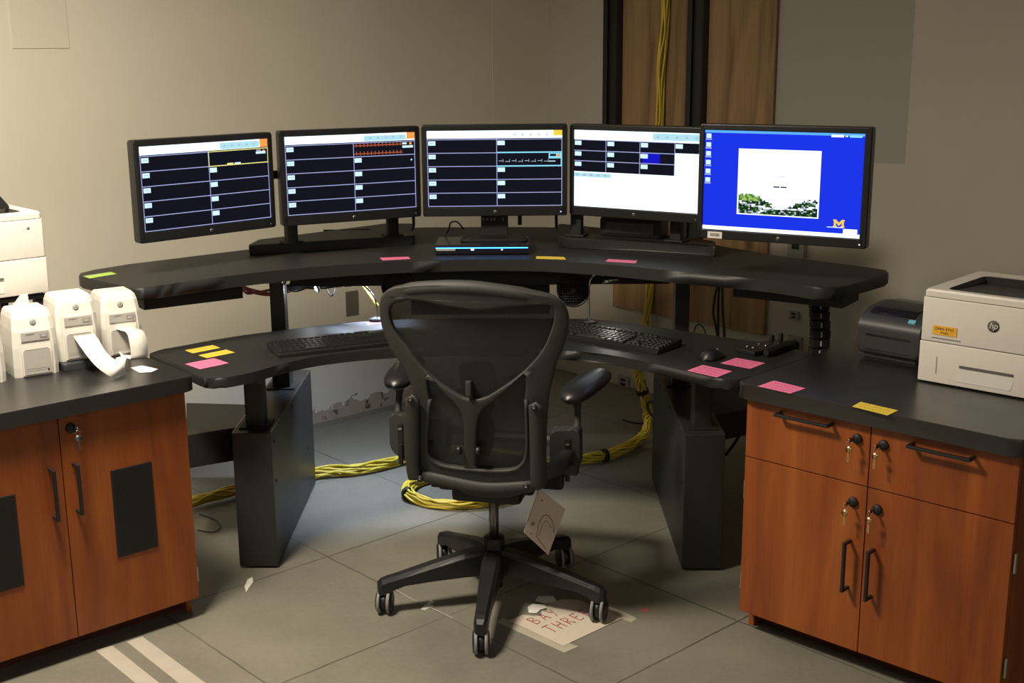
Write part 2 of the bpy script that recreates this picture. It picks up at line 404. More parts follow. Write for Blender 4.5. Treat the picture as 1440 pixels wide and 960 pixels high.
# ------------------------------------------------------------------ the room
CR = Vector((.205, 6.64, 0)); TL, TR = .745, -.826
CEIL = 2.72
m_wallL = wall_mat('painted_wall_left', (.70, .66, .54), torn=(-1.62, -.95))  # base colour raised to carry the brighter light on the left wall
m_wallR = wall_mat('painted_wall_right', (.455, .42, .35), patch=(1.45, 2.105, 1.253))  # lower base colour carries the dimmer light on this wall
def wall(name, ang, x0, x1, mat):
    b = MB().m(mat); b.box(((x0 + x1) / 2, .06, CEIL / 2), (x1 - x0, .12, CEIL))
    o = b.build(name); o.location = CR; o.rotation_euler = (0, 0, ang); return struct(o)
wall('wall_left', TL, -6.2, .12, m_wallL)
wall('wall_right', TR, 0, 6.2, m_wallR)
b = MB().m(floor_mat()); b.box((0, 2.6, -.05), (11, 11.5, .1)); struct(b.build('floor'))
b = MB().m(plain('ceiling_paint', (.62, .58, .50, 1), .9)); b.box((0, 2.6, CEIL + .05), (11, 11.5, .1)); struct(b.build('ceiling'))
# a shallow vertical control joint in the left wall
def wl(s, z, off=0.0):                 # point on left wall: s along from corner (negative left), off towards the room
    return CR + Vector((cos(TL), sin(TL), 0)) * s + Vector((sin(TL), -cos(TL), 0)) * off + Vector((0, 0, z))
def wr(s, z, off=0.0):
    return CR + Vector((cos(TR), sin(TR), 0)) * s + Vector((sin(TR), -cos(TR), 0)) * off + Vector((0, 0, z))
b = MB().m(m_wallL); b.box(wl(-.2, CEIL / 2, .0006), (.40, .0012, CEIL), TL); struct(b.build('trim_1'))
# baseboard strip, right wall, beyond the desk
b = MB().m(m_plateg); b.box(wr(2.9, .05, .006), (2.0, .012, .10), TR); struct(b.build('baseboard_right'))

def fixture(x, y, label):
    t = thing('ceiling_light', label, 'ceiling light', (x, y, 2.67))
    f = MB().m(m_white)
    for dx, dy, sx, sy in ((-.31, 0, .02, .62), (.31, 0, .02, .62), (0, -.31, .62, .02), (0, .31, .62, .02)): f.box((dx, dy, .025), (sx, sy, .05))
    f.build('housing', t)
    f = MB().m(m_diffuser); f.box((0, 0, .035), (.60, .60, .006)); f.build('diffuser', t)
    return t
fixture(-1.25, 2.75, 'square recessed ceiling light above the left counter')

# plywood, rails, wall plates
def on_right_wall(px, py): return onplane(px, py, CR, Vector((sin(TR), -cos(TR), 0)))
def wallbox(name, side, s0, s1, z0, z1, th, mat, off=.0, bevel=.002):
    fn, ang = (wl, TL) if side == 'L' else (wr, TR)
    b = MB().m(mat); b.box((0, 0, (z1 - z0) / 2), (s1 - s0, th, z1 - z0), 0, bevel)
    o = b.build(name); o.location = fn((s0 + s1) / 2, z0, off + th / 2); o.rotation_euler = (0, 0, ang); return o
tag(wallbox('plywood_board', 'R', .497, .974, .42, 2.55, .018, m_ply, .002), 'narrow knotty plywood board on the back wall between two black rails', 'plywood board', 'plywood boards on the back wall')
tag(wallbox('plywood_board', 'R', .978, 1.452, .42, 2.55, .018, m_ply, .002), 'knotty plywood board on the back wall right of the second black rail', 'plywood board', 'plywood boards on the back wall')
for s0, s1, lab in ((.452, .545, 'black vertical wall rail at the left edge of the plywood'), (.985, 1.08, 'black vertical wall rail between the two plywood boards')):
    b = MB().m(m_black)
    b.box((0, .004, .95), (s1 - s0, .008, 1.9)); b.box((-(s1 - s0) / 2 + .006, -.016, .95), (.012, .04, 1.9)); b.box(((s1 - s0) / 2 - .006, -.016, .95), (.012, .04, 1.9))
    b.box((-(s1 - s0) / 2 + .018, -.034, .95), (.024, .006, 1.9)); b.box(((s1 - s0) / 2 - .018, -.034, .95), (.024, .006, 1.9)); b.box((0, -.02, .95), (s1 - s0 - .05, .006, 1.9))
    o = b.build('wall_rail'); o.location = wr((s0 + s1) / 2, .75, .029); o.rotation_euler = (0, 0, TR); tag(o, lab, 'wall rail', 'black rails on the back wall')
# yellow cables running down the plywood
def bundle(name, pts, n, r, spread, label, mat=m_ycable, ties=(), cat='cable bundle', twist=2.2, k=8, floor=None, parent=None, group=None):
    path = crv(pts, k); N_ = len(path)
    t = thing(name, label, cat, path[0] if floor is None else (path[0].x, path[0].y, 0), 0, group)
    b = MB().m(mat)
    for i in range(n):
        ph = 2 * pi * i / n; rad = spread * (.55 + .45 * random.random()) if n > 1 else 0; pp = []
        for j, p in enumerate(path):
            d = (path[min(j + 1, N_ - 1)] - path[max(j - 1, 0)]).normalized()
            a = d.cross(Vector((0, 0, 1)));  a = a.normalized() if a.length > .15 else Vector((1, 0, 0)); c = d.cross(a).normalized()
            an = ph + twist * j / N_ + .35 * sin(j * .7 + i * 1.9)
            q = p + (a * cos(an) + c * sin(an)) * rad
            if floor is not None and q.z < floor + r: q.z = floor + r + .0002
            pp.append(q)
        b.tube(pp, r, 6)
    b.build('cables', t, world=True)
    for f in ties:
        j = int(f * (N_ - 1)); p = path[j]; d = (path[min(j + 1, N_ - 1)] - path[max(j - 1, 0)]).normalized()
        MB().m(m_black2).tube([p - d * .009, p + d * .009], spread + r * 1.3, 12).build('cable_tie', t, world=True)
    return t
top = on_right_wall(948, -40); mid = on_right_wall(944, 100); low = on_right_wall(938, 250); bot = on_right_wall(893, 452)
off = Vector((sin(TR), -cos(TR), 0)) * .034
sy = on_right_wall(935, 40)
bundle('yellow_cable_bundle', [wr(.845, 2.30, .05), wr(.84, 1.9, .05), wr(.82, 1.6, .05), wr(.815, 1.2, .05), wr(.80, .9, .05), wr(.78, .62, .05), wr(.76, .40, .055), wr(.74, .30, .06)], 7, .0048, .024,
       'thin bundle of yellow cables hanging down the plywood board', twist=.6)

# cover plates and wall boxes
tag(wallbox('cover_plate', 'L', -1.357, -1.287, .495, .612, .006, m_plate), 'tall blank brown cover plate on the left wall under the upper desk', 'cover plate')
tag(wallbox('cover_plate', 'L', -2.82, -2.60, 1.743, 2.10, .004, m_wallL), 'blank painted access panel high on the left wall', 'access panel')
def wplate(label, px0, py0, px1, py1, th, mat, cat='wall outlet', dark=True, roundy=False):
    a = on_right_wall(px0, py0); c = on_right_wall(px1, py1)
    s0 = (a - CR).xy.length; s1 = (c - CR).xy.length; z1, z0 = a.z, c.z
    t = thing('wall_outlet', label, cat, wr((s0 + s1) / 2, z0, th / 2 + .001), TR)
    MB().m(mat).box((0, 0, (z1 - z0) / 2), (s1 - s0, th, z1 - z0), 0, .002).build('cover', t)
    if dark:
        for k in (.3, .7):
            MB().m(m_black2).box((0, -th / 2 - .001, (z1 - z0) * k), ((s1 - s0) * .45, .003, (z1 - z0) * .22), 0, .001).build('socket', t)
    if roundy: MB().m(m_black2).lathe([(0, 0), (.026, 0), (.026, .03), (.018, .045), (0, .045)], (0, -th / 2, (z1 - z0) * .35), 16, 'Y', Matrix.Translation((0, -th / 2, (z1 - z0) * .35)) @ Matrix.Rotation(pi / 2, 4, 'X')).build('plug', t)
    return t
wplate('grey outlet box on the back wall, its foot seen below the rightmost monitor', 1115, 300, 1135, 362, .03, m_plateg)
wplate('open grey wall box beside the plywood with loose wires', 1112, 436, 1124, 450, .012, m_plateg, 'wall box')
wplate('square wall outlet with a round black plug behind the lower desk', 1110, 470, 1128, 493, .01, m_plateg, 'wall outlet', False, True)
wplate('low grey outlet on the back wall seen just above the right armrest', 871, 527, 886, 546, .012, m_plateg)
wplate('low grey outlet on the back wall left of the right pedestal', 893, 530, 908, 549, .012, m_plateg)

# ------------------------------------------------------------------ cabinets and counters
def bar_handle(b, p0, p1, out=.032, r=.0055):
    p0 = Vector(p0); p1 = Vector(p1); d = (p1 - p0).normalized(); o = Vector((0, -out, 0))
    b.m(m_black); L_ = (p1 - p0).length; mid_ = (p0 + p1) / 2; vert = abs(d.z) > .5
    b.box(mid_ + o, (.009, .011, L_ + .009) if vert else (L_ + .009, .011, .009), 0, .0022)
    for p in (p0, p1): b.box(p + o * .48, (.009, out * .98, .009), 0, .0015)
def lock(parent, x, z, yy):
    b = MB().m(m_black2); b.lathe([(0, .008), (.0135, .008), (.0145, .005), (.0145, 0), (0, 0)], matrix=Matrix.Translation((x, yy, z)) @ Matrix.Rotation(pi / 2, 4, 'X'), n=20)
    b.m(m_gas).box((x, yy - .0085, z), (.002, .002, .009)); b.build('lock', parent)
def key(cab, x, z, yy, label, mat=m_brass):
    k = thing('key', label, 'key', cab.matrix_basis @ Vector((x - .006, yy - .012, z)), cab.rotation_euler[2] + pi / 2, 'keys left in the cabinet locks')
    b = MB().m(mat); b.box((-.006, 0, 0), (.016, .0016, .007)); b.lathe([(0, .001), (.009, .001), (.009, -.001), (0, -.001)], matrix=Matrix.Translation((-.019, 0, 0)) @ Matrix.Rotation(pi / 2, 4, 'X'), n=14); b.build('inserted_key', k)
    b = MB().m(m_chrome); b.tube([Vector((-.024 , 0, -.001 - .007)) + Vector((0, .007 * cos(a), .007 * sin(a))) for a in [i * pi / 6 for i in range(13)]], .0007, 5); b.build('key_ring', k)
    b = MB().m(mat); b.lathe([(0, .001), (.0095, .001), (.0095, -.001), (0, -.001)], matrix=Matrix.Translation((-.024, .0, -.024)) @ Matrix.Rotation(pi / 2, 4, 'Y'), n=14)
    b.box((-.024, 0, -.046), (.0016, .006, .028)); b.box((-.024, .003, -.052), (.0016, .004, .004)); b.build('hanging_key', k)
def door_panel(name, cab, x0, x1, z0, z1, g=.0015, th=.019):
    b = MB().m(m_cherry); b.box(((x0 + x1) / 2, th / 2, (z0 + z1) / 2), (x1 - x0 - 2 * g, th, z1 - z0 - 2 * g), 0, .0012); return b.build(name, cab)
HC, TOE = .7386, .066
def carcass(cab, x0, x1, depth, lab=None):
    b = MB().m(m_cherry); th = .019
    for x in (x0 + th / 2, x1 - th / 2):
        b.box((x, .0205 + (depth - .02) / 2, (HC + TOE) / 2), (th, depth - .021, HC - TOE))
        b.box((x, .0205 + .035 + (depth - .055) / 2, TOE / 2 + .0005), (th, depth - .056, TOE - .001))
    b.m(m_cherry_dark)
    b.box(((x0 + x1) / 2, depth / 2, TOE + .01), (x1 - x0 - 2 * th, depth - .045, .02)); b.box(((x0 + x1) / 2, depth / 2, HC - .01), (x1 - x0 - 2 * th, depth - .045, .02))
    b.box(((x0 + x1) / 2, depth - .01, HC / 2 + .03), (x1 - x0 - 2 * th, .02, HC - TOE - .04))
    b.build('body', cab)
    MB().m(m_cherry_dark).box(((x0 + x1) / 2, .105, TOE / 2), (x1 - x0 - 2 * th, .016, TOE)).build('toe_kick', cab)
# right cabinet
RC = thing('base_cabinet', 'cherry wood base cabinet with two drawers over two doors, under the right counter', 'cabinet', (.6817, 3.4192, 0), -.7643)
RW, RW2, HD = .3927, .794, .558
carcass(RC, 0, RW2, .70)
GR = []
for i, (x0, x1) in enumerate(((0, RW), (RW, RW2))):
    d = door_panel('drawer', RC, x0, x1, HD, HC - .001)
    h = [(1091, 584), (1163, 598)] if i == 0 else [(1277, 628), (1363, 646)]
    P = [frame_face(RC, *p, -.03) for p in h]; z = (P[0].z + P[1].z) / 2
    hb = MB(); bar_handle(hb, (P[0].x, 0, z), (P[1].x, 0, z)); hb.build('handle', d)
    lk = frame_face(RC, *((1204.8, 617) if i == 0 else (1241.7, 626)), -.005); lock(d, lk.x, lk.z, 0)
    key(RC, lk.x, lk.z, 0, 'brass key hanging in the lock of the right cabinet\'s %s drawer' % ('left' if i == 0 else 'right'))
    d = door_panel('door', RC, x0, x1, TOE, HD)
    h = [(1187.7, 764), (1185, 830)] if i == 0 else [(1221, 777), (1218, 843)]
    P = [frame_face(RC, *p, -.03) for p in h]; x = (P[0].x + P[1].x) / 2
    hb = MB(); bar_handle(hb, (x, 0, P[0].z), (x, 0, P[1].z)); hb.build('handle', d)
    lk = frame_face(RC, *((1199, 706) if i == 0 else (1233, 716.7)), -.005); lock(d, lk.x, lk.z, 0)
    key(RC, lk.x, lk.z, 0, 'brass key hanging in the lock of the right cabinet\'s %s door' % ('left' if i == 0 else 'right'))
    for z in (.16, .45):
        hx = -.004 if i == 0 else RW2 + .004
        MB().m(m_hinge).box((hx, .016, z), (.007, .012, .055), 0, .002).build('hinge', d)
def slab_obj(name, poly, z0, z1, mat, bevel, parent=None, origin=None, edge=None):
    b = MB().m(mat); b.prism(poly, z0, z1, bevel); return b.build(name, parent)
t = thing('countertop', 'dark grey laminate countertop on the right cherry cabinet', 'countertop', RC.location, RC.rotation_euler[2])
MB().m(m_counter).prism(roundpoly([(-.02, -.028), (RW2 + .022, -.028), (RW2 + .022, .735), (-.02, .735)], [.03, .05, .01, .01]), HC + .0005, .785, .004).build('top', t)
# left cabinet
LC = thing('base_cabinet', 'cherry wood base cabinet with two grille doors, under the left counter', 'cabinet', (-.9819, 3.5365, 0), .7372)
carcass(LC, -.778, 0, .70)
for i, (x0, x1) in enumerate(((-.389, 0), (-.778, -.389))):
    d = door_panel('door', LC, x0, x1, TOE, HC - .001)
    h = [(107, 656), (117, 721)] if i == 0 else [(73, 664), (84, 730)]
    P = [frame_face(LC, *p, -.03) for p in h]; x = (P[0].x + P[1].x) / 2
    hb = MB(); bar_handle(hb, (x, 0, P[0].z), (x, 0, P[1].z)); hb.build('handle', d)
    g = [frame_face(LC, *p) for p in ((155.6, 661.6), (213, 648), (221.5, 768.5), (164.6, 783.8))]
    gx0, gx1, gz0, gz1 = (g[0].x + g[3].x) / 2, (g[1].x + g[2].x) / 2, (g[2].z + g[3].z) / 2, (g[0].z + g[1].z) / 2
    if i == 1: gx0, gx1 = -.778 - gx1 , -.778 - gx0
    gb = MB().m(m_black2); gb.box(((gx0 + gx1) / 2, -.001, (gz0 + gz1) / 2), (gx1 - gx0, .004, gz1 - gz0), 0, .0015)
    gb.m(m_black)
    for k in range(60):
        gb.box(((gx0 + gx1) / 2, -.0031, gz0 + (gz1 - gz0) * (k + .8) / 61), (gx1 - gx0 - .012, .0006, .0018))
    gb.build('vent_grille', d)
    if i == 0:
        lk = frame_face(LC, 100, 602, -.005); lock(d, lk.x, lk.z, 0); key(LC, lk.x + .012, lk.z, 0, 'dull key in the lock of the left cabinet\'s door', m_gas)
        for z in (.14, .62): MB().m(m_hinge).box((.004, .016, z), (.007, .012, .05), 0, .002).build('hinge', d)
t = thing('countertop', 'dark grey laminate countertop under the white strip printers', 'countertop', LC.location, LC.rotation_euler[2])
MB().m(m_counter).prism(roundpoly([(.022, -.028), (.022, .93), (-.80, .93), (-.80, -.028)], [.03, .01, .01, .01]), HC + .0005, .785, .004).build('top', t)

# ------------------------------------------------------------------ workstation desk
DK = thing('workstation_desk', 'black two-level horseshoe computer desk on two pedestals', 'desk', (-.11, 4.4, 0))
ZL, ZU = .725, .98
def outl(pts, z): return [at(x, y, z) for x, y in pts]
low_front = [(286, 530.5), (297, 531.8), (311, 531.5), (333, 528), (360, 522), (386, 514.5), (420, 506), (459, 499), (524, 492), (590, 488.5), (660, 487), (730, 488.5), (788, 492.5), (835, 495.5), (891, 505), (947, 517.5), (1002, 530.5), (1018, 532.8), (1032, 533.3), (1046, 532)]
low_right = [(1060, 528), (1138, 502), (1141, 497)]
low_back = [(1108, 485.5), (1030, 475.6), (947, 463), (891, 455), (835, 449), (770, 447.5), (690, 447), (600, 448), (515, 451.7), (467, 456), (414, 462), (388, 465.5), (350, 470), (300, 477.8), (256, 486), (222, 491.7)]
low_left = [(210, 495.8), (245, 511), (279, 529)]
def world_slab(name, pts, z0, z1, mat, bevel, parent, sm=1):
    P = [Vector((p.x, p.y, 0)) for p in pts]
    b = MB().m(mat); b.prism([(p.x, p.y) for p in P], z0, z1, bevel); return b.build(name, parent, world=True)
pl = crv(outl(low_front, ZL), 3) + outl(low_right, ZL) + crv(outl(low_back, ZL), 3) + outl(low_left, ZL)
world_slab('lower_surface', pl, ZL - .034, ZL, m_desk, .008, DK)
up_front = [(196, 405.2), (226, 401), (260, 396), (349, 384.5), (439, 375.4), (528, 369.5), (600, 366.5), (667, 365), (730, 365), (784, 366.8), (871, 373), (930, 379), (1060, 391), (1107, 396.8), (1143, 402.6), (1160, 404), (1177, 403.2)]
up_right = [(1193, 400.8), (1246, 386), (1250, 382.5), (1247, 379.2)]
up_back = [(1216, 375), (1138, 365), (1091, 359.7), (1040, 350.4), (985, 341), (860, 322), (820, 319.5), (720, 319), (600, 319.5), (560, 320.5), (430, 341), (346, 351), (180, 371.5), (130, 379)]
up_left = [(112, 383.5), (110.5, 386.5), (114, 389), (160, 399), (180, 404)]
pu = crv(outl(up_front, ZU), 3) + outl(up_right, ZU) + outl(up_back, ZU) + outl(up_left, ZU)
world_slab('upper_surface', pu, ZU - .042, ZU, m_desk, .007, DK)
# pedestals
for x0, x1, y0, y1, side in ((-.939, -.808, 3.905, 4.745, -1), (.570, .703, 3.857, 4.765, 1)):
    b = MB().m(m_powder); b.box(((x0 + x1) / 2, (y0 + y1) / 2, .2425 + .004), (x1 - x0, y1 - y0, .477), 0, .003)
    b.m(m_steel)
    if side < 0:
        b.box((x1 - .0005, (y0 + y1) / 2, .4858), (.0022, y1 - y0 - .02, .0015)); b.box((x0 + .002, (y0 + y1) / 2, .4858), (.0022, y1 - y0 - .02, .0015))
    b.m(m_black2)
    for yy, zz in ((.05, .44), (.05, .30), (.4, .46), (.7, .2), (.7, .46)):
        b.lathe([(0, 0), (.005, 0), (.005, .002), (0, .002)], matrix=Matrix.Translation((x1 if side < 0 else x0, y0 + yy, zz)) @ Matrix.Rotation(pi / 2 * (1 if side < 0 else -1), 4, 'Y'), n=10)
    for fx in (x0 + .03, x1 - .03):
        for fy in (y0 + .05, y1 - .05): b.lathe([(0, 0), (.018, 0), (.018, .008), (0, .008)], (fx, fy, 0), 12)
    b.build('pedestal', DK, world=True)
    xc = (x0 + x1) / 2; 
    for yc, zt, w, d in ((y0 + .10, ZL - .036, .062, .07), (4.50, ZU - .044, .066, .075)):
        b = MB().m(m_black2); b.box((xc, yc, .4875), (w + .04, d + .04, .006), 0, .002)
        b.m(m_powder); b.box((xc, yc, (.485 + .66) / 2), (w, d, .66 - .485), 0, .004); b.box((xc, yc, (.485 + zt) / 2), (w - .012, d - .012, zt - .485), 0, .003)
        b.build('lifting_column', DK, world=True)
        b = MB().m(m_powder); b.box((xc, yc, zt - .008), (.11, .34 if zt < .8 else .42, .016), 0, .003); b.build('support_bracket', DK, world=True)
# cross beam tying both rear columns, and side shelves
b = MB().m(m_black2); b.box((-.118, 4.52, .90), (1.42, .05, .06), 0, .004); b.build('cross_beam', DK, world=True)
a0 = at(272, 568, .43); 
sh = MB().m(m_powder); 
pA, pB, pC, pD = at(262, 612, .44), at(331, 599, .44), at(331, 549, .44), at(262, 566, .44)
sh.prism([(p.x, p.y) for p in (pA, Vector((-.9395, pB.y, 0)), Vector((-.9395, 4.40, 0)), pD)], .32, .44, .003); sh.build('side_shelf', DK, world=True)
sh = MB().m(m_black2); sh.prism([(.7035, 4.15), (1.05, 4.35), (.98, 4.66), (.7035, 4.5)], .36, .46, .003); sh.build('side_shelf', DK, world=True)
# skirts / cable trays hanging under both wings of the upper surface
def tray(pxs, inset, h):
    P = [at(x, y, ZU - .042) for x, y in pxs]; a, b_ = P[0], P[1]; d = (b_ - a); d.z = 0; L_ = d.length; d.normalize(); n = Vector((-d.y, d.x, 0))
    c = (a + b_) / 2 + n * inset; ang = math.atan2(d.y, d.x)
    m = MB().m(m_black2); zc = ZU - .043 - h / 2
    m.box((c.x, c.y, zc), (L_, .012, h), ang, .002); m.box((c.x + n.x * .08, c.y + n.y * .08, zc - h / 2 + .004), (L_, .16, .008), ang, .002)
    for s in (-1, 1): m.box((c.x + d.x * s * (L_ / 2 - .006) + n.x * .08, c.y + d.y * s * (L_ / 2 - .006) + n.y * .08, zc), (.012, .16, h), ang)
    m.build('cable_tray', DK, world=True)
tray([(199, 412), (338, 396)], -.012, .055)
tray([(1032, 398), (1186, 414)], .0, .045)

# ------------------------------------------------------------------ monitors
def screen_rects(kind, w, h, seed):
    """list of (x0,y0,x1,y1,mat,layer) in 0..1 (y up)"""
    R = [(0, 0, 1, 1, 'dark', 0)]; rnd = random.Random(seed)
    def r(x0, y0, x1, y1, m, l=1): R.append((x0, y0, x1, y1, m, l))
    lw = .0045; lh = lw * w / h * 1.1
    if kind in ('grid1', 'grid2', 'grid3'):
        r(0, .90, 1, 1, 'white')
        if kind == 'grid1': r(.61, .905, .93, .985, 'pale', 2); r(.935, .90, 1, 1, 'orange', 2)
        if kind == 'grid2': r(.60, .905, .93, .975, 'pale', 2); r(.935, .915, 1, 1, 'orange', 2)
        if kind == 'grid3': r(.935, .93, 1, 1, 'maize', 2)
        for k in range(5): r(.64 + .06 * k, .935, .655 + .06 * k, .955, 'greyblue', 3)
        ys = [.885, .71, .535, .36, .185, .01]
        for y in ys: r(.0, y - lh / 2, 1, y + lh / 2, 'line')
        r(0, .01, lw, .9, 'line'); r(1 - lw, .01, 1, .9, 'line'); r(.515 - lw / 2, .01, .515 + lw / 2, .9, 'line')
        for k in range(5):
            r(.01, ys[k] - .075, .063, ys[k] - .018, 'tag', 2)
            if not (kind == 'grid1' and k == 0) and not (kind == 'grid2' and k == 0) and not (kind == 'grid3' and k == 1):
                r(.52, ys[k] - .075, .575, ys[k] - .018, 'tag', 2)
            for q in range(3): r(.022 + q * .012, ys[k] - .052, .030 + q * .012, ys[k] - .040, 'greyblue', 3)
        if kind == 'grid1':
            r(.515, .71, .52, .885, 'yellow', 2); r(.995, .71, 1, .885, 'yellow', 2); r(.515, .705, 1, .716, 'yellow', 2); r(.515, .88, 1, .89, 'yellow', 2)
            r(.66, .712, .71, .735, 'yellow', 3); r(.72, .716, .77, .735, 'tag', 3); r(.90, .82, .98, .85, 'tag', 2); r(.955, .85, .975, .865, 'orange', 2); r(.905, .855, .94, .87, 'greyblue', 2)
        if kind == 'grid2':
            for row in (.845, .74):
                r(.52, row, .90, row + .012, 'rust', 2)
                for k in range(13): r(.535 + k * .029, row - .012, .541 + k * .029, row + .036, 'rust', 3)
            r(.90, .80, .985, .83, 'tag', 2); r(.90, .845, .935, .87, 'tag', 2); r(.955, .84, .975, .87, 'orange', 3); r(.965, .63, .975, .65, 'tag', 2)
        if kind == 'grid3':
            r(.515, .705, 1, .722, 'cyan', 2); r(.515, .535 - .008, 1, .535 + .009, 'cyan', 2); r(.99, .53, 1, .72, 'cyan', 2)
            for k in range(8):
                r(.53 + k * .048, .60 - .008 * (k % 2), .56 + k * .048, .607 - .008 * (k % 2), 'greyblue', 2); r(.560 + k * .048, .585, .563 + k * .048, .625, 'greyblue', 2)
            r(.90, .63, .995, .70, 'cyan', 2); r(.91, .66, .955, .69, 'dark', 3); r(.96, .655, .985, .685, 'orange', 3); r(.90, .59, .95, .60, 'tag', 3)
    elif kind == 'tiles':
        r(0, 0, 1, 1, 'white'); r(.64, .90, 1, .985, 'pale', 2)
        r(0, .46, .815, .875, 'dark', 2); r(.815, .745, 1, .875, 'dark', 2)
        for k in range(5): r(.67 + .075 * k, .93, .69 + .075 * k, .95, 'greyblue', 3)
        for y in (.875, .735, .60): r(0, y - lh / 2, .815, y + lh / 2, 'line', 3)
        for x in (.265, .54, .815): r(x - lw / 2, .46, x + lw / 2, .89, 'line', 3)
        for row, y in enumerate((.86, .72, .585)):
            for c in range(4 if row == 0 else 3): r(.005 + c * .272, y - .055, .06 + c * .272, y, 'tag', 4)
        r(.56, .605, .70, .73, 'deep', 3); r(.545, .665, .60, .72, 'tag', 4)
        r(.0, .39, .31, .445, 'pale', 3)
        for k in range(5): r(.015 + .058 * k, .405, .04 + .058 * k, .43, 'greyblue', 4)
    else:
        r(0, 0, 1, 1, 'blue'); r(0, .975, 1, 1, 'sky', 2); r(0, 0, 1, .038, 'white', 2); r(.90, .03, .985, .085, 'white', 3)
        r(.80, .962, .875, .984, 'white', 3); r(.885, .965, .90, .98, 'tag', 3); r(.91, .962, .985, .984, 'cyan', 3)
        for k in range(6):
            y = .965 - k * .088; r(.01, y - .045, .042, y, 'tag', 3); r(.006, y - .062, .046, y - .051, 'greyblue', 3)
        X0, X1, Y0, Y1 = .225, .745, .17, .825
        r(X0, Y0, X1, Y1, 'white', 2)
        r(.40, .565, .43, .57, 'greyblue', 3); r(.45, .56, .53, .567, 'greyblue', 3); r(.30, .50, .33, .504, 'pale', 3)
        r(.455, .452, .495, .466, 'dark', 3); r(.50, .452, .54, .466, 'dark', 3)
        # aerial view along the foot of the picture
        NC, NR = 46, 14; cw = (X1 - X0 - .016) / NC; ch_ = .20 / NR
        for i in range(NC):
            u = (i + .5) / NC; top_h = 1 - .62 * math.exp(-((u - .55) / .20) ** 2) - .18 * u
            for j in range(NR):
                v = (j + .5) / NR
                if v > top_h + rnd.uniform(-.06, .06): continue
                road = abs(v - (.30 + .25 * (u - .55) ** 2 * 4)) < .05 or abs(v - (.9 - 1.5 * abs(u - .8))) < .05
                if v > .62 and u < .28: m_ = rnd.choice(['lime', 'green', 'lime', 'green'])
                elif v > .8: m_ = rnd.choice(['greyblue', 'dgreen'])
                elif road: m_ = rnd.choice(['white', 'greyblue'])
                else: m_ = rnd.choice(['dgreen', 'dgreen', 'dgreen', 'green', 'dgreen', 'greyblue'])
                x = X0 + .008 + i * cw; y = Y0 + .01 + j * ch_; r(x, y, x + cw, y + ch_, m_, 3)
        r(.80, .092, .90, .10, 'tag', 3)
    return R
def logo_hp(b, c, r, mx, disc=m_logo, letter=m_bezel):
    """hp roundel; mx maps local (x right, y up, z out) to thing space"""
    b.m(disc).lathe([(0, .0006), (r, .0006), (r, 0), (0, 0)], matrix=mx, n=24)
    b.m(letter).text('hp', r * 1.5, mx @ Matrix.Translation((0, r * .05, .0009)), .0003, .25)
FRONT = Matrix(((1, 0, 0, 0), (0, 0, -1, 0), (0, 1, 0, 0), (0, 0, 0, 1)))   # x right, y up -> z ; z out -> -y
def block_m(b, cx, cz, w, h, y):
    P = [(-1, -1), (-.35, -1), (-.35, -.62), (-.52, -.62), (-.52, .15), (0, -.62), (.52, .15), (.52, -.62), (.35, -.62), (.35, -1), (1, -1), (1, -.62), (.86, -.62), (.86, .62), (1, .62), (1, 1), (.52, 1), (0, .2), (-.52, 1), (-1, 1), (-1, .62), (-.86, .62), (-.86, -.62), (-1, -.62)]
    b.prism([(cx + p[0] * w / 2, cz + p[1] * h / 2) for p in P], y, y + .0004, 0, matrix=FRONT)
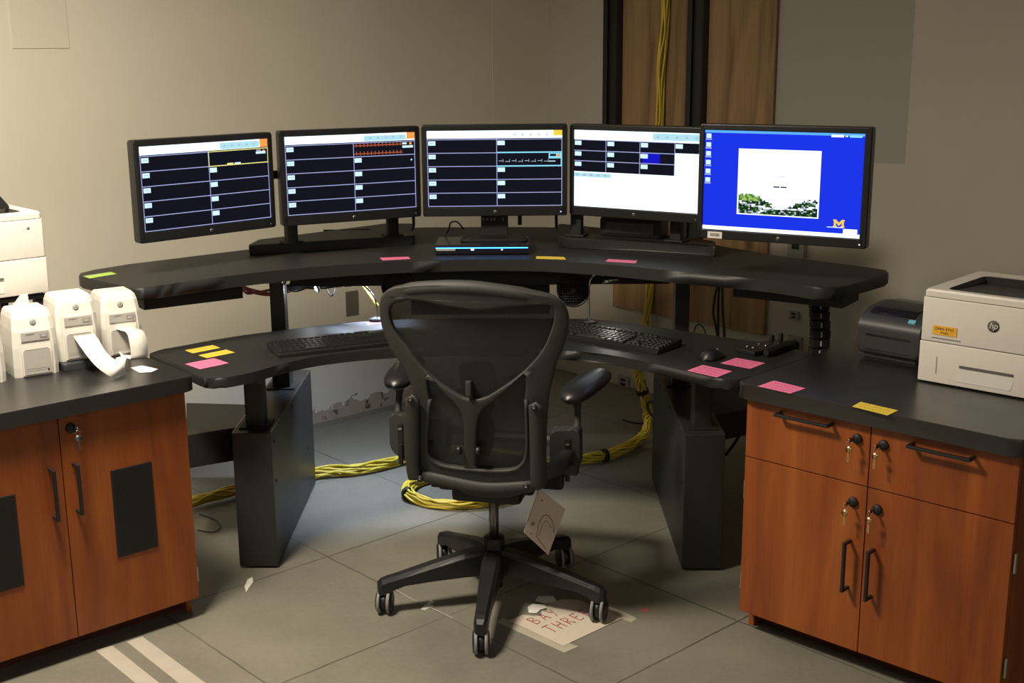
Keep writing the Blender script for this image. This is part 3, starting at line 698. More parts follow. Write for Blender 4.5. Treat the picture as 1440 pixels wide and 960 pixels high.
def monitor(x, y, z, yaw, aw, ah, kind, label, bez=(.020, .020, .022, .036), seed=0, sticker=False, tilt=0):
    """x,y,z centre of the lit area on the front plane"""
    L_, R_, T_, B_ = bez
    zb = z - ah / 2 - B_; cz = ah / 2 + B_
    t = thing('monitor', label, 'monitor', (x, y, zb), yaw, 'monitors along the upper desk')
    W2 = aw + L_ + R_; H2 = ah + T_ + B_
    b = MB().m(m_bezel)
    b.prism(roundpoly([(-aw / 2 - L_, 0), (aw / 2 + R_, 0), (aw / 2 + R_, H2), (-aw / 2 - L_, H2)], .008), -.042, -.003, .003, 2, matrix=FRONT)
    # raised lip around the panel
    for (px, pz, sx, sz) in ((0, B_ / 2, W2 - .012, B_ - .004), (0, H2 - T_ / 2, W2 - .012, T_ - .004), (-aw / 2 - L_ / 2, H2 / 2, L_ - .004, H2 - .012), (aw / 2 + R_ / 2, H2 / 2, R_ - .004, H2 - .012)):
        b.box((px, .0015, pz), (sx, .006, sz), 0, .0015)
    b.box((0, .050, H2 / 2), (W2 * .62, .028, H2 * .66), 0, .012)
    b.build('housing', t)
    b = MB()
    for x0, y0, x1, y1, mt, l in screen_rects(kind, aw, ah, seed):
        yy = .0028 - l * .00025
        b.m(SCR[mt]).quad([(-aw / 2 + x0 * aw, yy, B_ + y0 * ah), (-aw / 2 + x1 * aw, yy, B_ + y0 * ah), (-aw / 2 + x1 * aw, yy, B_ + y1 * ah), (-aw / 2 + x0 * aw, yy, B_ + y1 * ah)])
    if kind == 'desktop': b.m(SCR['maize']); block_m(b, -aw / 2 + .872 * aw, B_ + .135 * ah, .036, .024, -.0025 + .0)
    b.build('screen', t)
    b = MB(); logo_hp(b, 0, .0065, Matrix.Translation((0, -.0016, B_ * .48)) @ FRONT); b.build('logo', t)
    b = MB().m(m_whiteled if kind in ('desktop', 'grid3') else m_grey); b.box((aw / 2 + R_ - .02 if kind == 'desktop' else aw / 2 - .005, -.0018, B_ * .42), (.004, .001, .004)); b.build('power_light', t)
    if sticker:
        b = MB().m(m_paper).box((-aw / 2 + .045, -.0018, B_ * .55 - .004), (.050, .001, .022)); b.m(m_ink)
        for k in (0, 1): b.box((-aw / 2 + .045, -.0026, B_ * .55 - .001 - k * .005), (.032, .0004, .0028))
        b.build('asset_label', t)
    b = MB().m(m_black2); b.box((0, .075, H2 / 2), (.11, .022, .11), 0, .004); b.build('mount_plate', t)
    return t
monitor(-1.053, 4.275, 1.277, .80, .509, .286, 'grid1', 'leftmost monitor, turned inward, grid of ten dark panels with yellow box', seed=1)
monitor(-.588, 4.572, 1.282, .484, .509, .286, 'grid2', 'second monitor from the left, dark grid with two red traces', seed=2)
monitor(-.060, 4.648, 1.288, .022, .509, .286, 'grid3', 'middle monitor, dark grid with a cyan-outlined trace panel', seed=3)
monitor(.456, 4.538, 1.287, -.560, .509, .286, 'tiles', 'second monitor from the right, mostly white screen with dark tiles', seed=4)
monitor(.862, 3.922, 1.303, -.513, .5184, .324, 'desktop', 'rightmost and largest monitor with a bright blue desktop', (.017, .022, .020, .032), seed=5, sticker=True)

# platforms with posts carrying the outer monitors in pairs
def stand(name, pts, z1, posts, arms, label, ends=(0, 2, 3)):
    P = outl(pts, z1); c = sum(P, Vector()) / len(P)
    t = thing(name, label, 'monitor stand', (c.x, c.y, ZU + .0005), 0, 'dual monitor stands')
    b = MB().m(m_desk); b.prism(roundpoly([(p.x, p.y) for p in P], [.02 if k in ends else 0 for k in range(len(P))], 4), ZU + .001, z1, .006); b.build('platform', t, world=True)
    for p in posts:
        b = MB().m(m_black2); b.box((p[0], p[1], (z1 + 1.33) / 2), (.045, .032, 1.33 - z1), p[2], .005); b.box((p[0], p[1], z1 + .004), (.075, .06, .008), p[2], .003); b.build('post', t, world=True)
    for a, c_ in arms:
        b = MB().m(m_black2); b.tube([a, c_], .016, 10); b.build('arm', t, world=True)
    return t
pa = at(408, 343, 1.018); pb = at(551, 333, 1.018)
stand('monitor_stand', [(348, 345), (470, 337.2), (583, 331), (583, 314), (540, 314), (457, 325), (418, 330), (363, 336.5)], 1.018,
      [(pa.x, pa.y + .03, .6), (pb.x, pb.y + .03, .4)],
      [((pa.x, pa.y + .03, 1.28), (-1.053 - .075 * .72, 4.275 + .075 * .70, 1.28)), ((pa.x, pa.y + .03, 1.28), (pb.x, pb.y + .03, 1.28)), ((-.625, 4.69, 1.28), (-.605, 4.655, 1.28))],
      'black platform stand with two posts under the two left monitors')
pa = at(812, 333, 1.02); pb = at(953, 341, 1.02)
stand('monitor_stand', [(785, 331), (800, 335), (890, 337.5), (994, 344.5), (1007, 347), (1006, 339), (960, 332), (785, 314)], 1.02,
      [(pa.x, pa.y + .03, -.4), (pb.x, pb.y + .03, -.6)],
      [((pa.x, pa.y + .03, 1.28), (pb.x, pb.y + .03, 1.28)), ((pb.x, pb.y + .03, 1.28), (.862 + .08 * .49, 3.922 + .08 * .87 + .02, 1.28))],
      'black platform stand with two posts under the two right monitors', ends=(0, 4, 5, 7))
# black box behind, on the right platform
p0 = at(842, 334, 1.02); p1 = at(934, 338, 1.02)
t = thing('black_box', 'black box standing on the right monitor platform behind the white screen', 'box', ((p0.x + p1.x) / 2 + .02, (p0.y + p1.y) / 2 + .09, 1.0205), -.45)
MB().m(m_black2).box((0, 0, .035), (.25, .10, .07), 0, .01).build('housing', t)
MB().m(m_black).box((0, -.052, .035), (.20, .004, .045), 0, .002).build('front_plate', t)
# slim box with blue light and the stand of the middle monitor
pL = at(611.5, 359, ZU); pR = at(744, 359, ZU)
bw = (pR - pL).length
t = thing('slim_computer', 'slim black box with a glowing blue strip under the middle monitor', 'computer', ((pL.x + pR.x) / 2, pL.y, ZU + .0005), -.012)
MB().m(m_slate2).box((0, .11, .0195), (bw, .22, .034), 0, .004).build('housing', t)
MB().m(m_blueled).box((0, -.0006, .0265), (bw - .008, .002, .0036)).build('light_strip', t)
MB().m(m_panelgrey).box((-bw / 2 + .041, -.0012, .0205), (.072, .002, .0075)).build('disc_slot', t)
MB().m(m_whiteled).box((-.035, -.001, .021), (.012, .002, .008)).build('indicator', t); MB().m(m_whiteled).box((.075, -.001, .020), (.006, .002, .005)).build('indicator', t)
for fx in (-.14, .14): MB().m(m_black2).box((fx, .1, .0012), (.03, .18, .0024)).build('foot', t)
t = thing('cable_hole_stand', 'short black stand with cable holes carrying the middle monitor', 'monitor stand', (-.064, 4.66, ZU + .0375))
b = MB().m(m_black2); b.prism(roundpoly([(-.135, -.06), (.135, -.06), (.10, .09), (-.10, .09)], .03, 6), 0, .010, .003); b.build('foot', t)
b = MB().m(m_black2); b.box((0, .06, .10), (.105, .022, .20), 0, .004); b.box((0, .055, .215), (.10, .03, .09), 0, .004); b.build('neck', t)
b = MB().m(m_grey)
for dx in (-.043, -.028, -.012, .0, .033): b.box((dx, .0485, .072), (.006, .002, .011), 0, .0015)
b.build('slot', t)

# ------------------------------------------------------------------ under the upper surface: control unit and two round fans
p0 = deep(577, 400, 4.60); p1 = deep(773, 400, 4.60)
t = thing('equipment_case', 'wide black equipment case hung under the middle of the upper desk', 'equipment case', ((p0.x + p1.x) / 2, 4.60, .735))
MB().m(m_black2).box((0, .10, .100), (p1.x - p0.x, .20, .198), 0, .004).build('housing', t)
q = deep(609.5, 383.5, 4.6); q = Vector((q.x - (p0.x + p1.x) / 2, 0, q.z - .735))
b = MB().m(m_panelgrey); b.lathe([(0, .006), (.012, .006), (.016, .002), (.016, 0), (0, 0)], matrix=Matrix.Translation((q.x, 0, q.z)) @ Matrix.Rotation(pi / 2, 4, 'X'), n=20); b.build('knob', t)
q = deep(631, 383, 4.6); q = Vector((q.x - (p0.x + p1.x) / 2, 0, q.z - .735))
b = MB().m(m_grey).box((q.x, -.002, q.z), (.058, .004, .044), 0, .001); b.m(m_black2)
for dz in (-.011, .006):
    b.box((q.x, -.0045, q.z + dz), (.018, .002, .009)); b.box((q.x - .019, -.0045, q.z + dz), (.006, .002, .006)); b.box((q.x + .019, -.0045, q.z + dz), (.006, .002, .006))
b.build('socket_plate', t)
b = MB().m(m_grey).box((.0, -.002, .040), (.11, .003, .010)); b.build('handle', t)
def fan(px, py, r, label):
    c = deep(px, py, 4.52); t = thing('desk_fan', label, 'fan', (c.x, 4.52, c.z - r), 0, 'round fans under the upper desk')
    mx = Matrix.Translation((0, 0, r)) @ Matrix.Rotation(pi / 2, 4, 'X')
    MB().m(m_black).lathe([(r * .86, .03), (r * .93, .038), (r, .03), (r, -.02), (r * .6, -.05), (0, -.05), (0, -.046), (r * .56, -.046), (r * .9, -.02), (r * .86, .03)], matrix=mx, n=32).build('housing', t)
    b = MB().m(m_slate)
    for k in range(-5, 6):
        x = k * r * .16; hh = math.sqrt(max(0, (r * .87) ** 2 - x * x))
        b.tube([mx @ Vector((x, -hh, .028)), mx @ Vector((x, hh, .028))], .0013, 5); b.tube([mx @ Vector((-hh, x, .028)), mx @ Vector((hh, x, .028))], .0013, 5)
    b.lathe([(0, .033), (r * .2, .033), (r * .22, .026), (0, .026)], matrix=mx, n=20); b.build('grille', t)
    b = MB().m(m_black2)
    for k in range(4):
        a = k * pi / 2; b.quad([mx @ Vector((.01 * cos(a), .01 * sin(a), .0)), mx @ Vector((r * .8 * cos(a), r * .8 * sin(a), -.008)), mx @ Vector((r * .8 * cos(a + .9), r * .8 * sin(a + .9), .014)), mx @ Vector((.01 * cos(a + .9), .01 * sin(a + .9), .01))])
    b.build('blades', t)
    MB().m(m_black).box((0, .01, r + (ZU - .045 - c.z) / 2 + r * .45), (.03, .02, max(.01, ZU - .0435 - c.z - r * .9)), 0, .003).build('bracket', t)
    return t
fan(806, 407, .062, 'round black fan hung under the upper desk, left of the right task lamp')
fan(560, 400, .062, 'round black fan hung under the upper desk, mostly behind the chair back')

# ------------------------------------------------------------------ gooseneck lamps
def lamp(pts, head, hd, label, power, color, tip):
    t = thing('gooseneck_lamp', label, 'lamp', pts[0], 0, 'small gooseneck lamps on the lower desk')
    b = MB().m(m_black2); b.lathe([(0, 0), (.03, 0), (.03, .008), (.012, .014), (0, .014)], pts[0], 20); b.build('base', t, world=True)
    MB().m(m_chrome).tube(pts, .0042, 8, smooth_path=6).build('neck', t, world=True)
    d = Vector(hd).normalized(); mx = Matrix.Translation(head) @ d.to_track_quat('Z', 'Y').to_matrix().to_4x4()
    k_ = 1 if power > .9 else .62
    MB().m(m_chrome if power > .9 else m_panelgrey).lathe([(0, -.016 * k_), (.012 * k_, -.015 * k_), (.026 * k_, -.006 * k_), (.033 * k_, .010 * k_), (.030 * k_, .010 * k_), (.024 * k_, -.003 * k_), (0, -.010 * k_)], matrix=mx, n=24).build('shade', t, world=True)
    MB().m(m_bulb).lathe([(0, -.008), (.010, -.006), (.012, .002), (.007, .008), (0, .009)], matrix=mx, n=14).build('bulb', t, world=True)
    l = bpy.data.lights.new('lamp_light', 'SPOT'); l.energy = power; l.color = color; l.spot_size = radians(160); l.spot_blend = .8; l.shadow_soft_size = .015
    o = bpy.data.objects.new('lamp_light', l); C.objects.link(o); o.location = Vector(head) + d * .022; o.rotation_euler = (-d).to_track_quat('Z', 'Y').to_euler()
    return t
B0 = at(828, 452, ZL + .0005); yb = B0.y - .02
B0 = Vector((B0.x, yb, ZL + .0005))
lamp([B0, deep(828, 430, yb), deep(829, 400, yb), deep(834, 388, yb), deep(842, 385, yb - .01), deep(849, 387.5, yb - .02)], deep(858, 393, yb - .03), (.25, -.25, -1), 'chrome gooseneck lamp at the back of the right desk, bulb lit', 1.0, (1, .95, .85), None)
B1 = at(530, 451, ZL + .0005); yb = B1.y + .0
lamp([B1, deep(530, 438, yb), deep(526, 418, yb), deep(508, 399, yb + .02), deep(482, 394, yb + .03), deep(462, 398, yb + .03)], deep(446, 405, yb + .02), (-.85, -.45, -.3), 'gooseneck lamp at the back of the left desk, head turned to the left', .8, (.85, .92, 1), None)

t = thing('added_light_bar', 'added slim light bar under the upper desk, lighting the left wall and floor', 'light bar', (-.52, 4.66, ZU - .068))  # bar added for the bluish glow below; the real source is unseen
MB().m(m_black2).box((0, 0, .016), (.34, .05, .018), 0, .003).build('housing', t)
MB().m(m_bulb).box((0, 0, .0055), (.31, .03, .003)).build('diffuser', t)
area('added_bar_lamp', (-.52, 4.66, ZU - .066), (-.52, 4.66, 0), .31, 9.5, (.64, .76, 1), .03, 2.3)
# ------------------------------------------------------------------ chair
AO = Vector((-.0616, 3.636, 0)); AR = -.22
CH = thing('office_chair', 'dark grey mesh office chair seen from behind at the desk', 'chair', AO, AR)
CHM = Matrix.Translation(AO) @ Matrix.Rotation(AR, 4, 'Z'); CHI = CHM.inverted()
def backY(X, Z): return -(.17 + .22 * (Z - .45)) + .35 * X * X - .25 * max(0, Z - .9) ** 2 * 6 * 0
def cp(px, py, dy=0):
    o = CHI @ EYE; d = (CHI.to_3x3() @ pixray(px, py)); Y = -.25
    for _ in range(25):
        k = (Y - o.y) / d.y; P = o + d * k; Y = backY(P.x, P.z) + dy
    return P
outer = [(557.5, 402.5), (600, 398.5), (640, 398.8), (680, 402), (720, 406.5), (755, 411.5), (776, 415), (791, 424), (798.5, 438), (800, 453), (797, 473), (790, 494), (783.5, 507), (778, 532), (772, 557), (769, 600), (768, 640), (769, 672), (766, 684), (756, 686), (740, 690), (722, 697), (700, 699), (680, 698), (660, 694), (643, 686), (625, 680), (596, 673.5), (581, 665), (575.5, 652), (575, 600), (577, 560), (580, 545), (576, 532), (568, 515), (553, 494), (543, 473), (535.6, 448), (534.8, 424), (541, 411)]
hole_top = [(568, 422), (554, 427), (549, 438), (554, 459), (564, 475), (576, 490), (593, 513), (614, 533), (632, 546), (645, 554), (657, 559), (670, 560), (682, 558), (692, 553), (718, 536), (741, 517), (764, 490), (777, 459), (780, 442), (778, 432), (766, 428.5), (741, 429.6), (707, 432.7), (678, 436), (653, 434), (624, 429.6), (593, 423)]
hole_l = [(604, 530), (622, 549), (640, 567), (650, 582), (653, 600), (653.5, 630), (653, 654), (640, 653.5), (626, 651.5), (611, 644), (603.5, 632), (603.5, 599), (606, 563), (603, 545)]
hole_r = [(737, 527), (722, 541), (700, 560), (681, 574), (673, 590), (671, 612), (671, 640), (672, 657), (695, 658.5), (720.7, 657), (732, 651), (738.5, 639), (740, 611), (738.5, 563), (740, 542)]
def plate(loops, thick, bev, mats, name, parent, dy=0, sub=.03):
    cu = bpy.data.curves.new('c', 'CURVE'); cu.dimensions = '2D'; cu.fill_mode = 'BOTH'; cu.extrude = max(thick / 2 - bev, .0002); cu.bevel_depth = bev; cu.offset = -bev; cu.bevel_resolution = 2
    for lp in loops:
        P = [cp(x, y, dy) for x, y in lp]; P = crv([Vector((p.x, p.z, 0)) for p in P], 3, True)
        s = cu.splines.new('POLY'); s.points.add(len(P) - 1); s.use_cyclic_u = True
        for k, p in enumerate(P): s.points[k].co = (p.x, p.y, 0, 1)
    o = bpy.data.objects.new('c', cu); C.objects.link(o); me = bpy.data.meshes.new_from_object(o.evaluated_get(bpy.context.evaluated_depsgraph_get()))
    bm = bmesh.new(); bm.from_mesh(me); bpy.data.objects.remove(o); bpy.data.curves.remove(cu); bpy.data.meshes.remove(me)
    bmesh.ops.remove_doubles(bm, verts=bm.verts, dist=1e-5)
    for _ in range(3):
        ed = [e for e in bm.edges if e.calc_length() > sub]
        if ed: bmesh.ops.subdivide_edges(bm, edges=ed, cuts=1); bmesh.ops.triangulate(bm, faces=[f for f in bm.faces if len(f.verts) > 4])
    for v in bm.verts: X, Z, w = v.co; v.co = (X, backY(X, Z) + dy - w, Z)
    b = MB().m(mats[0]); bm.verts.ensure_lookup_table()
    for f in bm.faces: f.smooth = True
    b._merge(bm); o = b.build(name, parent); return o
plate([outer, hole_top, hole_l, hole_r], .024, .007, [m_frame], 'back_frame', CH)
inner = [(558, 411), (600, 408), (680, 411), (760, 420), (786, 430), (793, 450), (786, 480), (772, 520), (762, 560), (761, 620), (757, 668), (720, 684), (670, 684), (610, 666), (590, 650), (588, 560), (588, 540), (568, 500), (548, 462), (542, 430)]
plate([inner], .0016, .0002, [m_mesh], 'back_mesh', CH, dy=.008, sub=.05)
# thick padded top rim, curving over
rim = [(545, 416), (560, 409), (600, 404), (660, 404), (720, 411), (770, 420), (788, 431)]
b = MB().m(m_frame); P = [cp(x, y) for x, y in rim]; b.tube([p + Vector((0, .006, -.002)) for p in P], [.010, .017, .020, .021, .020, .017, .010], 12, smooth_path=4); b.build('top_rim', CH)
# rib outlining the lower opening
rib = [(606, 560), (602, 600), (601, 632), (610, 647), (626, 654), (652, 658), (690, 661), (720, 660), (734, 653), (741, 640), (742.5, 611), (741, 560)]
b = MB().m(m_frame); b.tube([cp(x, y) + Vector((0, -.010, 0)) for x, y in rib], .006, 8, smooth_path=3); b.build('lumbar_rim', CH)
# swing arms on both sides and the bar across the foot
def bar_between(pts, r, name, dy, mat=m_frame, parent=CH, flat=1.0):
    b = MB().m(mat); P = crv([cp(x, y) + Vector((0, dy, 0)) for x, y in pts], 5); rings = []
    for i, p in enumerate(P):
        t = (P[min(i + 1, len(P) - 1)] - P[max(i - 1, 0)]).normalized(); a = t.cross(Vector((0, 1, 0))).normalized(); c = Vector((0, 1, 0))
        u = i / (len(P) - 1); e = min(1, math.sqrt(max(0, 1 - max(0, 1 - u / .07) ** 2)) + .02, math.sqrt(max(0, 1 - max(0, 1 - (1 - u) / .07) ** 2)) + .02)
        rings.append([p + (a * r * cos(2 * pi * k / 14) + c * r * flat * sin(2 * pi * k / 14)) * e for k in range(14)])
    b.loft(rings); return b.build(name, parent)
LA = bar_between([(584, 551), (584, 600), (584, 650), (588, 671)], .021, 'swing_arm', -.028, flat=.55)
RA = bar_between([(756, 561), (757, 600), (758, 650), (758, 685)], .021, 'swing_arm', -.028, flat=.55)
for par, q in ((LA, (583, 557)), (LA, (596, 667)), (RA, (755, 568)), (RA, (744, 678))):
    p = cp(*q) + Vector((0, -.040, 0)); b = MB().m(m_black); b.lathe([(0, .004), (.007, .004), (.010, .002), (.010, -.004), (0, -.004)], matrix=Matrix.Translation(p) @ Matrix.Rotation(pi / 2, 4, 'X'), n=16); b.m(m_grey).lathe([(0, .0045), (.003, .0045), (0, .004)], matrix=Matrix.Translation(p) @ Matrix.Rotation(pi / 2, 4, 'X'), n=8); b.build('pivot_bolt', par)
bar_between([(590, 664), (640, 676), (690, 684), (760, 680)], .019, 'cross_bar', -.014, flat=.7)
# lumbar pads in front of the mesh and the yoke knobs
b = MB().m(m_black2)
for lp in ([(645, 516), (664, 510), (690, 512), (697, 545), (690, 580), (676, 596), (664, 588), (652, 556)], [(678, 575), (690, 590), (694, 610), (688, 640), (676, 652), (668, 640), (668, 600)]):
    P = crv([cp(x, y, .03) for x, y in lp], 3, True); b.loft([[p for p in P], [p + Vector((0, .018, 0)) for p in P]], smooth=False)
b.build('lumbar_pad', CH)
for q in ((647, 631), (674, 632)):
    p = cp(*q) + Vector((0, -.012, 0)); MB().m(m_black).lathe([(0, -.008), (.011, -.008), (.013, 0), (.011, .008), (0, .008)], matrix=Matrix.Translation(p) @ Matrix.Rotation(pi / 2, 4, 'Y'), n=16).build('adjust_knob', CH)
b = MB().m(m_slate); p = cp(660, 545) ; b.box(p + Vector((0, -.006, 0)), (.018, .02, .045), 0, .005); b.build('lumbar_tab', CH)
# seat: mesh pan in a rounded frame
b = MB().m(m_frame); seat = roundpoly([(-.24, -.14), (.24, -.14), (.255, .10), (.23, .34), (-.23, .34), (-.255, .10)], .09, 6)
def seatz(x, y): return .485 + .10 * x * x * 4 * 0 + .035 * (abs(x) / .25) ** 2 - .03 * max(0, (y - .2) / .14) ** 2
n = len(seat); ctr = Vector((0, .1))
ringo = [Vector((p.x, p.y, seatz(p.x, p.y))) for p in seat]; ringi = [Vector((p.x * .86, (p.y - .1) * .86 + .1, seatz(p.x, p.y) - .004)) for p in seat]
vv = [[r for r in ringo], [r - Vector((0, 0, .035)) for r in ringo], [r - Vector((0, 0, .03)) for r in ringi], [r for r in ringi], [r for r in ringo]]
b.loft(vv, cap=False); b.build('seat_frame', CH)
b = MB().m(m_mesh); gr = []
for i in range(9):
    s_ = .88 * (1 - i / 8.0); gr.append([Vector((p.x * s_, (p.y - .1) * s_ + .1, seatz(p.x * s_, p.y) - .012 - .02 * (1 - (s_ / .88) ** 2))) for p in seat])
b.loft(gr[:-1], cap=False); b._f([v for v in []]) if False else None
b.build('seat_mesh', CH)
b = MB().m(m_black2); b.box((0, .04, .405), (.22, .30, .07), 0, .02); b.box((0, -.06, .43), (.30, .10, .05), 0, .015); b.box((-.10, .0, .40), (.20, .05, .04), 0, .01)
b.box((.17, .02, .42), (.10, .04, .06), 0, .01); b.box((-.17, .02, .42), (.10, .04, .06), 0, .01); b.build('tilt_mechanism', CH)
# side levers right
lv = CHI @ deep(801, 659, 3.55); la = CHI @ deep(775, 656, 3.55)
b = MB().m(m_black); b.tube([(.12, la.y + .05, la.z + .01), (la.x, la.y, la.z), (lv.x, lv.y, lv.z)], .007, 8); b.box(lv + Vector((.0, 0, 0)), (.055, .03, .034), 0, .006); b.build('tilt_lever', CH)
# arms
def armrest(side, rear, front, postpx, bracket, hidden=False):
    zt = .712; r_ = CHI @ at(*rear, zt); f_ = CHI @ at(*front, zt)
    d = (f_ - r_); d.z = 0; d.normalize(); n_ = Vector((-d.y, d.x, 0)); Lp = .30; f_ = r_ + d * .215
    rings = []
    for i in range(13):
        u = i / 12; c = r_ - d * .03 + d * (Lp * u); e = math.sqrt(max(.0, 1 - abs(2 * u - 1) ** 3.2)); w = (.053 - .008 * u) * e + .002; h = .027 * e + .001
        zc = zt - .028 - .006 * (2 * u - 1) ** 2 + .020 * u
        rings.append([Vector((c.x, c.y, zc)) + n_ * (w * cos(a)) + Vector((0, 0, h * (sin(a) if sin(a) > 0 else 1.2 * sin(a)))) for a in [2 * pi * k / 20 for k in range(20)]])
    MB().m(m_pad).loft(rings).build('arm_pad', CH)
    base = r_ + d * .05; bz = CHI @ Vector((0, 0, 0))
    k = side
    px_ = base.x; b = MB().m(m_frame)
    b.tube([(px_, base.y, zt - .045), (px_ + .004 * k, base.y - .01, .60), (px_ + .002 * k, base.y - .03, .55)], [.016, .011, .014], 10, smooth_path=4); b.build('arm_post', CH)
    b = MB().m(m_frame); yb_ = base.y - .035
    b.prism(roundpoly([(px_ + .018 * k, .585), (px_ + .020 * k, .46), (px_ - .03 * k, .425), (.175 * k, .43), (.175 * k, .575), (px_ - .035 * k, .575)], .018), -yb_ - .03, -yb_ + .03, .006, matrix=FRONT)
    b.build('arm_bracket', CH)
    b = MB().m(m_black2); b.box((px_ - .018 * k, yb_ - .031, .51), (.018, .006, .085), 0, .002); b.m(m_hinge).box((px_ - .018 * k, yb_ - .035, .535), (.012, .004, .006), 0, .001)
    b.m(m_black).box((px_ - .018 * k, yb_ - .034, .45), (.015, .014, .07), 0, .005); b.build('arm_lever', CH)
armrest(1, (802, 545), (852, 517), None, None)
armrest(-1, (556, 526), (590, 495), None, None)
# gas column, hub, five arms, casters
b = MB().m(m_gas); b.lathe([(0, .20), (.0155, .20), (.0155, .40), (0, .40)], n=20); b.build('gas_column', CH)
b = MB().m(m_black); b.lathe([(0, .225), (.030, .225), (.034, .220), (.034, .20), (.040, .17), (.040, .10), (.026, .075), (.026, .055), (0, .055)], n=28); b.build('base_hub', CH)
ct, cR = .2136, .3532
for k in range(5):
    a = ct + pi + k * 2 * pi / 5 - AR; d = Vector((cos(a), sin(a), 0)); n_ = Vector((-d.y, d.x, 0)); rings = []
    for u, w, zt, zb in ((.02, .030, .190, .105), (.10, .030, .180, .105), (.2, .026, .155, .100), (.29, .022, .132, .092), (.325, .021, .123, .080), (.345, .0205, .119, .066), (.362, .020, .113, .066), (.374, .014, .102, .066)):
        c = d * u; rings.append([c + n_ * x + Vector((0, 0, z)) for x, z in ((-w, zb), (-w, zt - .012), (-w * .6, zt), (w * .6, zt), (w, zt - .012), (w, zb))])
    leg = MB().m(m_black).loft(rings, smooth=False).build('leg', CH)
    swivel = [.1, .25, -.1, .5, .35][k] + pi / 2
    c = d * cR; ax = Vector((cos(swivel - 0), sin(swivel), 0)); ax = Vector((1, 0, 0)) if False else Vector((cos(swivel - pi / 2), sin(swivel - pi / 2), 0))
    mx = Matrix.Translation(c + Vector((0, 0, .038))) @ ax.to_track_quat('Z', 'Y').to_matrix().to_4x4()
    b = MB().m(m_black); b.lathe([(0, -.0105), (.028, -.0105), (.028, .0105), (0, .0105)], matrix=mx, n=18); b.tube([c + Vector((0, 0, .035)), c + Vector((0, 0, .068))], .010, 10)
    cs = b.build('caster', leg)
    for sgn in (-1, 1):
        w = MB().m(m_tyre); w.lathe([(.028, sgn * .011), (.0365, sgn * .0105), (.038, sgn * .013), (.038, sgn * .018), (.0355, sgn * .020)], matrix=mx, n=28)
        w.m(m_black).lathe([(0, sgn * .011), (.034, sgn * .0112), (.034, sgn * .0205), (.0355, sgn * .020), (.029, sgn * .025), (.010, sgn * .026), (0, sgn * .026)], matrix=mx, n=28)
        w.build('wheel', leg)
# booklet tied under the seat
A = [deep(758, 688, 3.47), deep(795, 716, 3.50), deep(771, 780, 3.50), deep(737, 749, 3.47)]
t = thing('booklet', 'beige instruction booklet with a chair picture hanging under the chair seat', 'booklet', A[3]); nrm = (A[1] - A[0]).cross(A[3] - A[0]).normalized()
if nrm.y > 0: nrm = -nrm
b = MB().m(m_card)
for off_ in (0, .004): b.loft([[p - nrm * off_ for p in A], [p - nrm * (off_ + .002) for p in A]], smooth=False)
b.build('cover', t, world=True)
def bp(u, v): return A[3] * (1 - u) * (1 - v) + A[2] * u * (1 - v) + A[0] * (1 - u) * v + A[1] * u * v + nrm * .0004
b = MB().m(m_cardb); b.tube([bp(.42, .12), bp(.36, .35), bp(.40, .58), bp(.55, .66), bp(.78, .60), bp(.92, .45)], .0018, 5, smooth_path=4); b.tube([bp(.45, .12), bp(.60, .10), bp(.86, .06)], .0014, 5); b.tube([bp(.50, .2), bp(.48, .4), bp(.55, .55), bp(.8, .5)], .001, 5, smooth_path=3)
for u, v, r_ in ((.17, .30, .007), (.20, .84, .0035), (.22, .10, .003)):
    b.tube([bp(u, v) - nrm * .0002, bp(u, v) + nrm * .0005], r_, 12)
b.build('printed_picture', t, world=True)
b = MB().m(m_paper); b.tube([A[0], A[0] + Vector((-.004, 0, .02)), CHM @ Vector((.12, -.16, .455))], .0012, 5); b.build('string', t, world=True)

